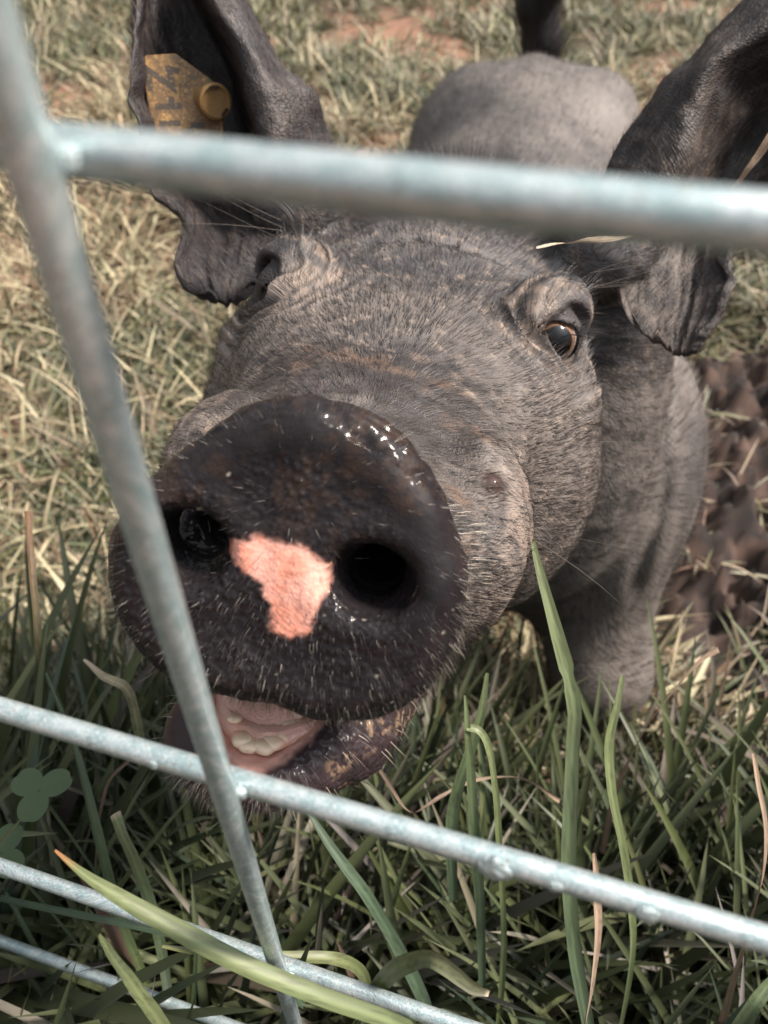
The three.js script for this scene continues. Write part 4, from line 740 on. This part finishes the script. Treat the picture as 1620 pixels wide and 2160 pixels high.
longBlade([[1112, 1095, 0.315], [1124, 1150, 0.315], [1145, 1230, 0.316], [1172, 1330, 0.318], [1195, 1420, 0.322], [1209, 1505, 0.326], [1204, 1580, 0.33], [1199, 1700, 0.335], [1197, 1850, 0.345], [1210, 2010, 0.36], [1240, 2170, 0.385], [1260, 2330, 0.42]], 0.0062, GL, GB, M_BLADE, 'grass_blade', 'tall upright green blade whose tip crosses the pig’s cheek', 'grass blade', { profile: (t) => Math.min(1, 0.12 + 2.6 * t) * (t > 0.36 && t < 0.40 ? 0.75 : 1) });
longBlade([[1310, 1425, 0.36], [1300, 1490, 0.36], [1284, 1560, 0.362], [1286, 1660, 0.365], [1308, 1780, 0.37], [1326, 1900, 0.38], [1330, 2010, 0.395], [1300, 2200, 0.44]], 0.0062, GL, GR, M_BLADE, 'grass_blade', 'green blade with a pale narrow tip beside the pig’s black foreleg', 'grass blade', { twist: 0.9 });
longBlade([[1515, 1370, 0.40], [1495, 1378, 0.40], [1440, 1430, 0.40], [1365, 1530, 0.41], [1325, 1600, 0.42], [1295, 1680, 0.44], [1270, 1800, 0.48]], 0.0036, TN, BR, M_STRAW, 'dry_stalk', 'tan dry stalk leaning out right of the pig’s foreleg', 'dry stalk', { twist: 2.5, profile: (t) => 0.75 + 0.25 * Math.sin(t * 9) });
longBlade([[1252, 1800, 0.30], [1256, 1880, 0.305], [1256, 1970, 0.31], [1246, 2080, 0.33], [1228, 2180, 0.35], [1210, 2350, 0.4]], 0.0046, TN, TN, M_STRAW, 'dry_stalk', 'upright tan dry leaf passing behind the middle wire', 'dry stalk', { twist: 1.6, profile: (t) => Math.min(1, 0.3 + 2.5 * t) });
longBlade([[1588, 1590, 0.36], [1596, 1650, 0.36], [1610, 1740, 0.36], [1604, 1850, 0.36], [1570, 1980, 0.37], [1535, 2100, 0.39], [1510, 2200, 0.42], [1490, 2380, 0.48]], 0.0048, TN, BR, M_STRAW, 'dry_stalk', 'tan and brown dry stalk at the right edge, behind the middle wire', 'dry stalk', { twist: 2.6, profile: (t) => Math.min(1, 0.35 + 1.6 * t) });
longBlade([[980, 1468, 0.33], [984, 1540, 0.33], [990, 1640, 0.335], [1000, 1760, 0.345], [1010, 1900, 0.365], [1015, 2100, 0.42]], 0.0046, GR, GB, M_BLADE, 'grass_blade', 'narrow green blade standing just right of the pig’s chin', 'grass blade');
longBlade([[1025, 1420, 0.37], [1015, 1500, 0.37], [985, 1600, 0.375], [958, 1680, 0.38], [950, 1760, 0.39], [955, 1900, 0.43]], 0.0062, GR, GB, M_BLADE, 'grass_blade', 'wide bluish green blade below the pig’s jaw', 'grass blade');
longBlade([[985, 1535, 0.33], [1010, 1542, 0.33], [1032, 1590, 0.332], [1044, 1680, 0.335], [1052, 1800, 0.345], [1060, 2000, 0.38], [1050, 2180, 0.43]], 0.0030, GL, GR, M_BLADE, 'grass_blade', 'thin pale blade curving over in a hook below the pig’s cheek', 'grass blade', { profile: () => 1 });
longBlade([[1028, 2096, 0.255], [1000, 2084, 0.255], [950, 2046, 0.258], [905, 2022, 0.262], [850, 2032, 0.27], [800, 2075, 0.285], [770, 2170, 0.32]], 0.0062, [0.10, 0.10, 0.055], GR, M_BLADE, 'grass_blade', 'dark folded blade with a pale bent tip at the bottom, right of the upright', 'grass blade', { spot: [0.06, PL] });
longBlade([[208, 1972, 0.25], [230, 2010, 0.252], [275, 2075, 0.255], [340, 2162, 0.265], [400, 2280, 0.29]], 0.0044, GL, GL, M_BLADE, 'grass_blade', 'short pointed olive blade in the bottom left corner', 'grass blade');
longBlade([[95, 1420, 0.40], [150, 1560, 0.40], [185, 1680, 0.40], [215, 1800, 0.405], [250, 1930, 0.42], [300, 2060, 0.44], [340, 2200, 0.48]], 0.0052, GB, GR, M_BLADE, 'grass_blade', 'long slim blade slanting down left of the pig’s chin', 'grass blade');
longBlade([[240, 1716, 0.35], [262, 1775, 0.352], [295, 1850, 0.36], [325, 1940, 0.37], [350, 2080, 0.40], [360, 2220, 0.45]], 0.0050, GL, GB, M_BLADE, 'cut_stalk', 'blunt green stalk with a pale cut end, left of the upright wire', 'stalk', { spot: [0.05, PL], profile: () => 1 });
longBlade([[342, 1997, 0.30], [400, 2006, 0.30], [480, 2012, 0.30], [600, 2020, 0.305], [700, 2022, 0.31], [755, 2045, 0.32], [775, 2110, 0.34], [770, 2250, 0.40]], 0.0046, [0.16, 0.17, 0.07], GR, M_BLADE, 'grass_blade', 'olive blade lying level behind the lower wire', 'grass blade');
longBlade([[640, 1700, 0.34], [700, 1790, 0.34], [765, 1880, 0.345], [830, 1990, 0.36], [890, 2110, 0.38], [920, 2240, 0.42]], 0.0062, GB, GB, M_BLADE, 'grass_blade', 'bluish green blade slanting down right of the upright wire', 'grass blade');
longBlade([[58, 1078, 0.42], [62, 1150, 0.42], [70, 1240, 0.42], [78, 1350, 0.425], [90, 1500, 0.45], [100, 1700, 0.52]], 0.0040, [0.16, 0.09, 0.05], GB, M_BLADE, 'cut_stalk', 'dark stalk with a reddish tip near the left edge', 'stalk', { profile: () => 1 });
longBlade([[1700, 2010, 0.30], [1620, 2080, 0.30], [1580, 2130, 0.30], [1540, 2210, 0.31], [1510, 2330, 0.34]], 0.0064, GR, GB, M_BLADE, 'grass_blade', 'green blade in the bottom right corner', 'grass blade');
longBlade([[540, 2028, 0.34], [0, 1895, 0.40]].reverse().concat([[640, 2120, 0.36]]).map((q) => q), 0.0030, GB, GB, M_BLADE, 'grass_blade', 'thin dull green blade lying flat behind the two lowest wires', 'grass blade', { profile: () => 1 });
longBlade([[300, 1580, 0.40], [262, 1612, 0.40], [228, 1650, 0.402], [210, 1720, 0.41], [200, 1850, 0.45]], 0.0016, BR, BR, M_STRAW, 'dry_stalk', 'thin curled brown tendril left of the pig’s chin', 'dry stalk', { profile: () => 1 });
longBlade([[800, 1625, 0.40], [870, 1715, 0.42], [930, 1680, 0.43], [1000, 1645, 0.44], [1100, 1640, 0.46], [1180, 1690, 0.50]], 0.0036, BR, TN, M_STRAW, 'dry_stalk', 'pale withered leaf lying through the grass below the pig’s jaw', 'dry stalk', { twist: 6, profile: (t) => 0.45 + 0.4 * Math.abs(Math.sin(t * 7)) });
longBlade([[175, 1392, 0.44], [215, 1425, 0.44], [262, 1450, 0.445], [285, 1520, 0.46], [300, 1620, 0.50]], 0.0058, PL, GL, M_STRAW, 'dry_stalk', 'pale bent leaf among grass left of the snout', 'dry stalk');
// straws on the pig
longBlade([[1132, 523, 0.376], [1170, 516, 0.378], [1215, 512, 0.380], [1250, 506, 0.384], [1300, 502, 0.392], [1345, 488, 0.404], [1372, 472, 0.412]], 0.0030, PL, PL, M_STRAW, 'straw', 'curled straw lying on the pig’s head under the top wire', 'straw', { twist: 5, profile: (t) => 0.35 + 0.65 * Math.sin(Math.PI * t) });
longBlade([[1660, 230, 0.40], [1625, 285, 0.40], [1600, 325, 0.405], [1570, 365, 0.41], [1540, 400, 0.42]], 0.0052, TN, TN, M_STRAW, 'straw', 'brown straw caught in the pig’s ear at the right edge', 'straw', { profile: (t) => 1 - 0.6 * t });
// clover
function clover(px, py, d, r, tilt, label) {
  const g = new THREE.Group(), o = at(px, py, d); g.position.copy(o);
  const M = new THREE.MeshPhysicalMaterial({ color: new THREE.Color().setRGB(0.048, 0.082, 0.032), roughness: 0.7, transmission: 0.2, thickness: 0, side: THREE.DoubleSide });
  for (let k = 0; k < 3; k++) {
    const p = [], idx = [], n = 28, q = 7; for (let i = 0; i <= q; i++) for (let j = 0; j <= n; j++) { const th = j / n * 2 * Math.PI, rr = i / q * r * (1 - 0.12 * Math.exp(-Math.pow((th > Math.PI ? 2 * Math.PI - th : th) / 0.3, 2))), x = r * 1.02 + rr * Math.cos(th), z = rr * Math.sin(th) * 0.9; p.push(x, 0.10 * Math.abs(z) - 3 * (x - r) * (x - r), z); }
    for (let i = 0; i < q; i++) for (let j = 0; j < n; j++) { const a = i * (n + 1) + j; idx.push(a, a + 1, a + n + 1, a + 1, a + n + 2, a + n + 1); }
    const m = part(g, geoOf(p, idx), M, 'leaflet'); m.rotation.y = tilt + k * 2.094;
  }
  const len = o.y - groundY(o.x, o.z); part(g, new THREE.TubeGeometry(new THREE.CatmullRomCurve3([new THREE.Vector3(0, 0, 0), new THREE.Vector3(0.006, -len * 0.4, 0.005), new THREE.Vector3(0.0, -len - 0.005, 0.012)]), 16, 0.0007, 6), M, 'stem');
  top(g, 'clover_plant'); tag(g, label, 'clover', 'clover plants by the fence');
}
clover(82, 1668, 0.36, 0.0074, 0.5, 'clover with round dark leaflets at the left edge above the lower wire');
clover(2, 1800, 0.36, 0.0070, 1.4, 'lower clover cut by the left edge of the frame');

renderer.render(scene, camera);
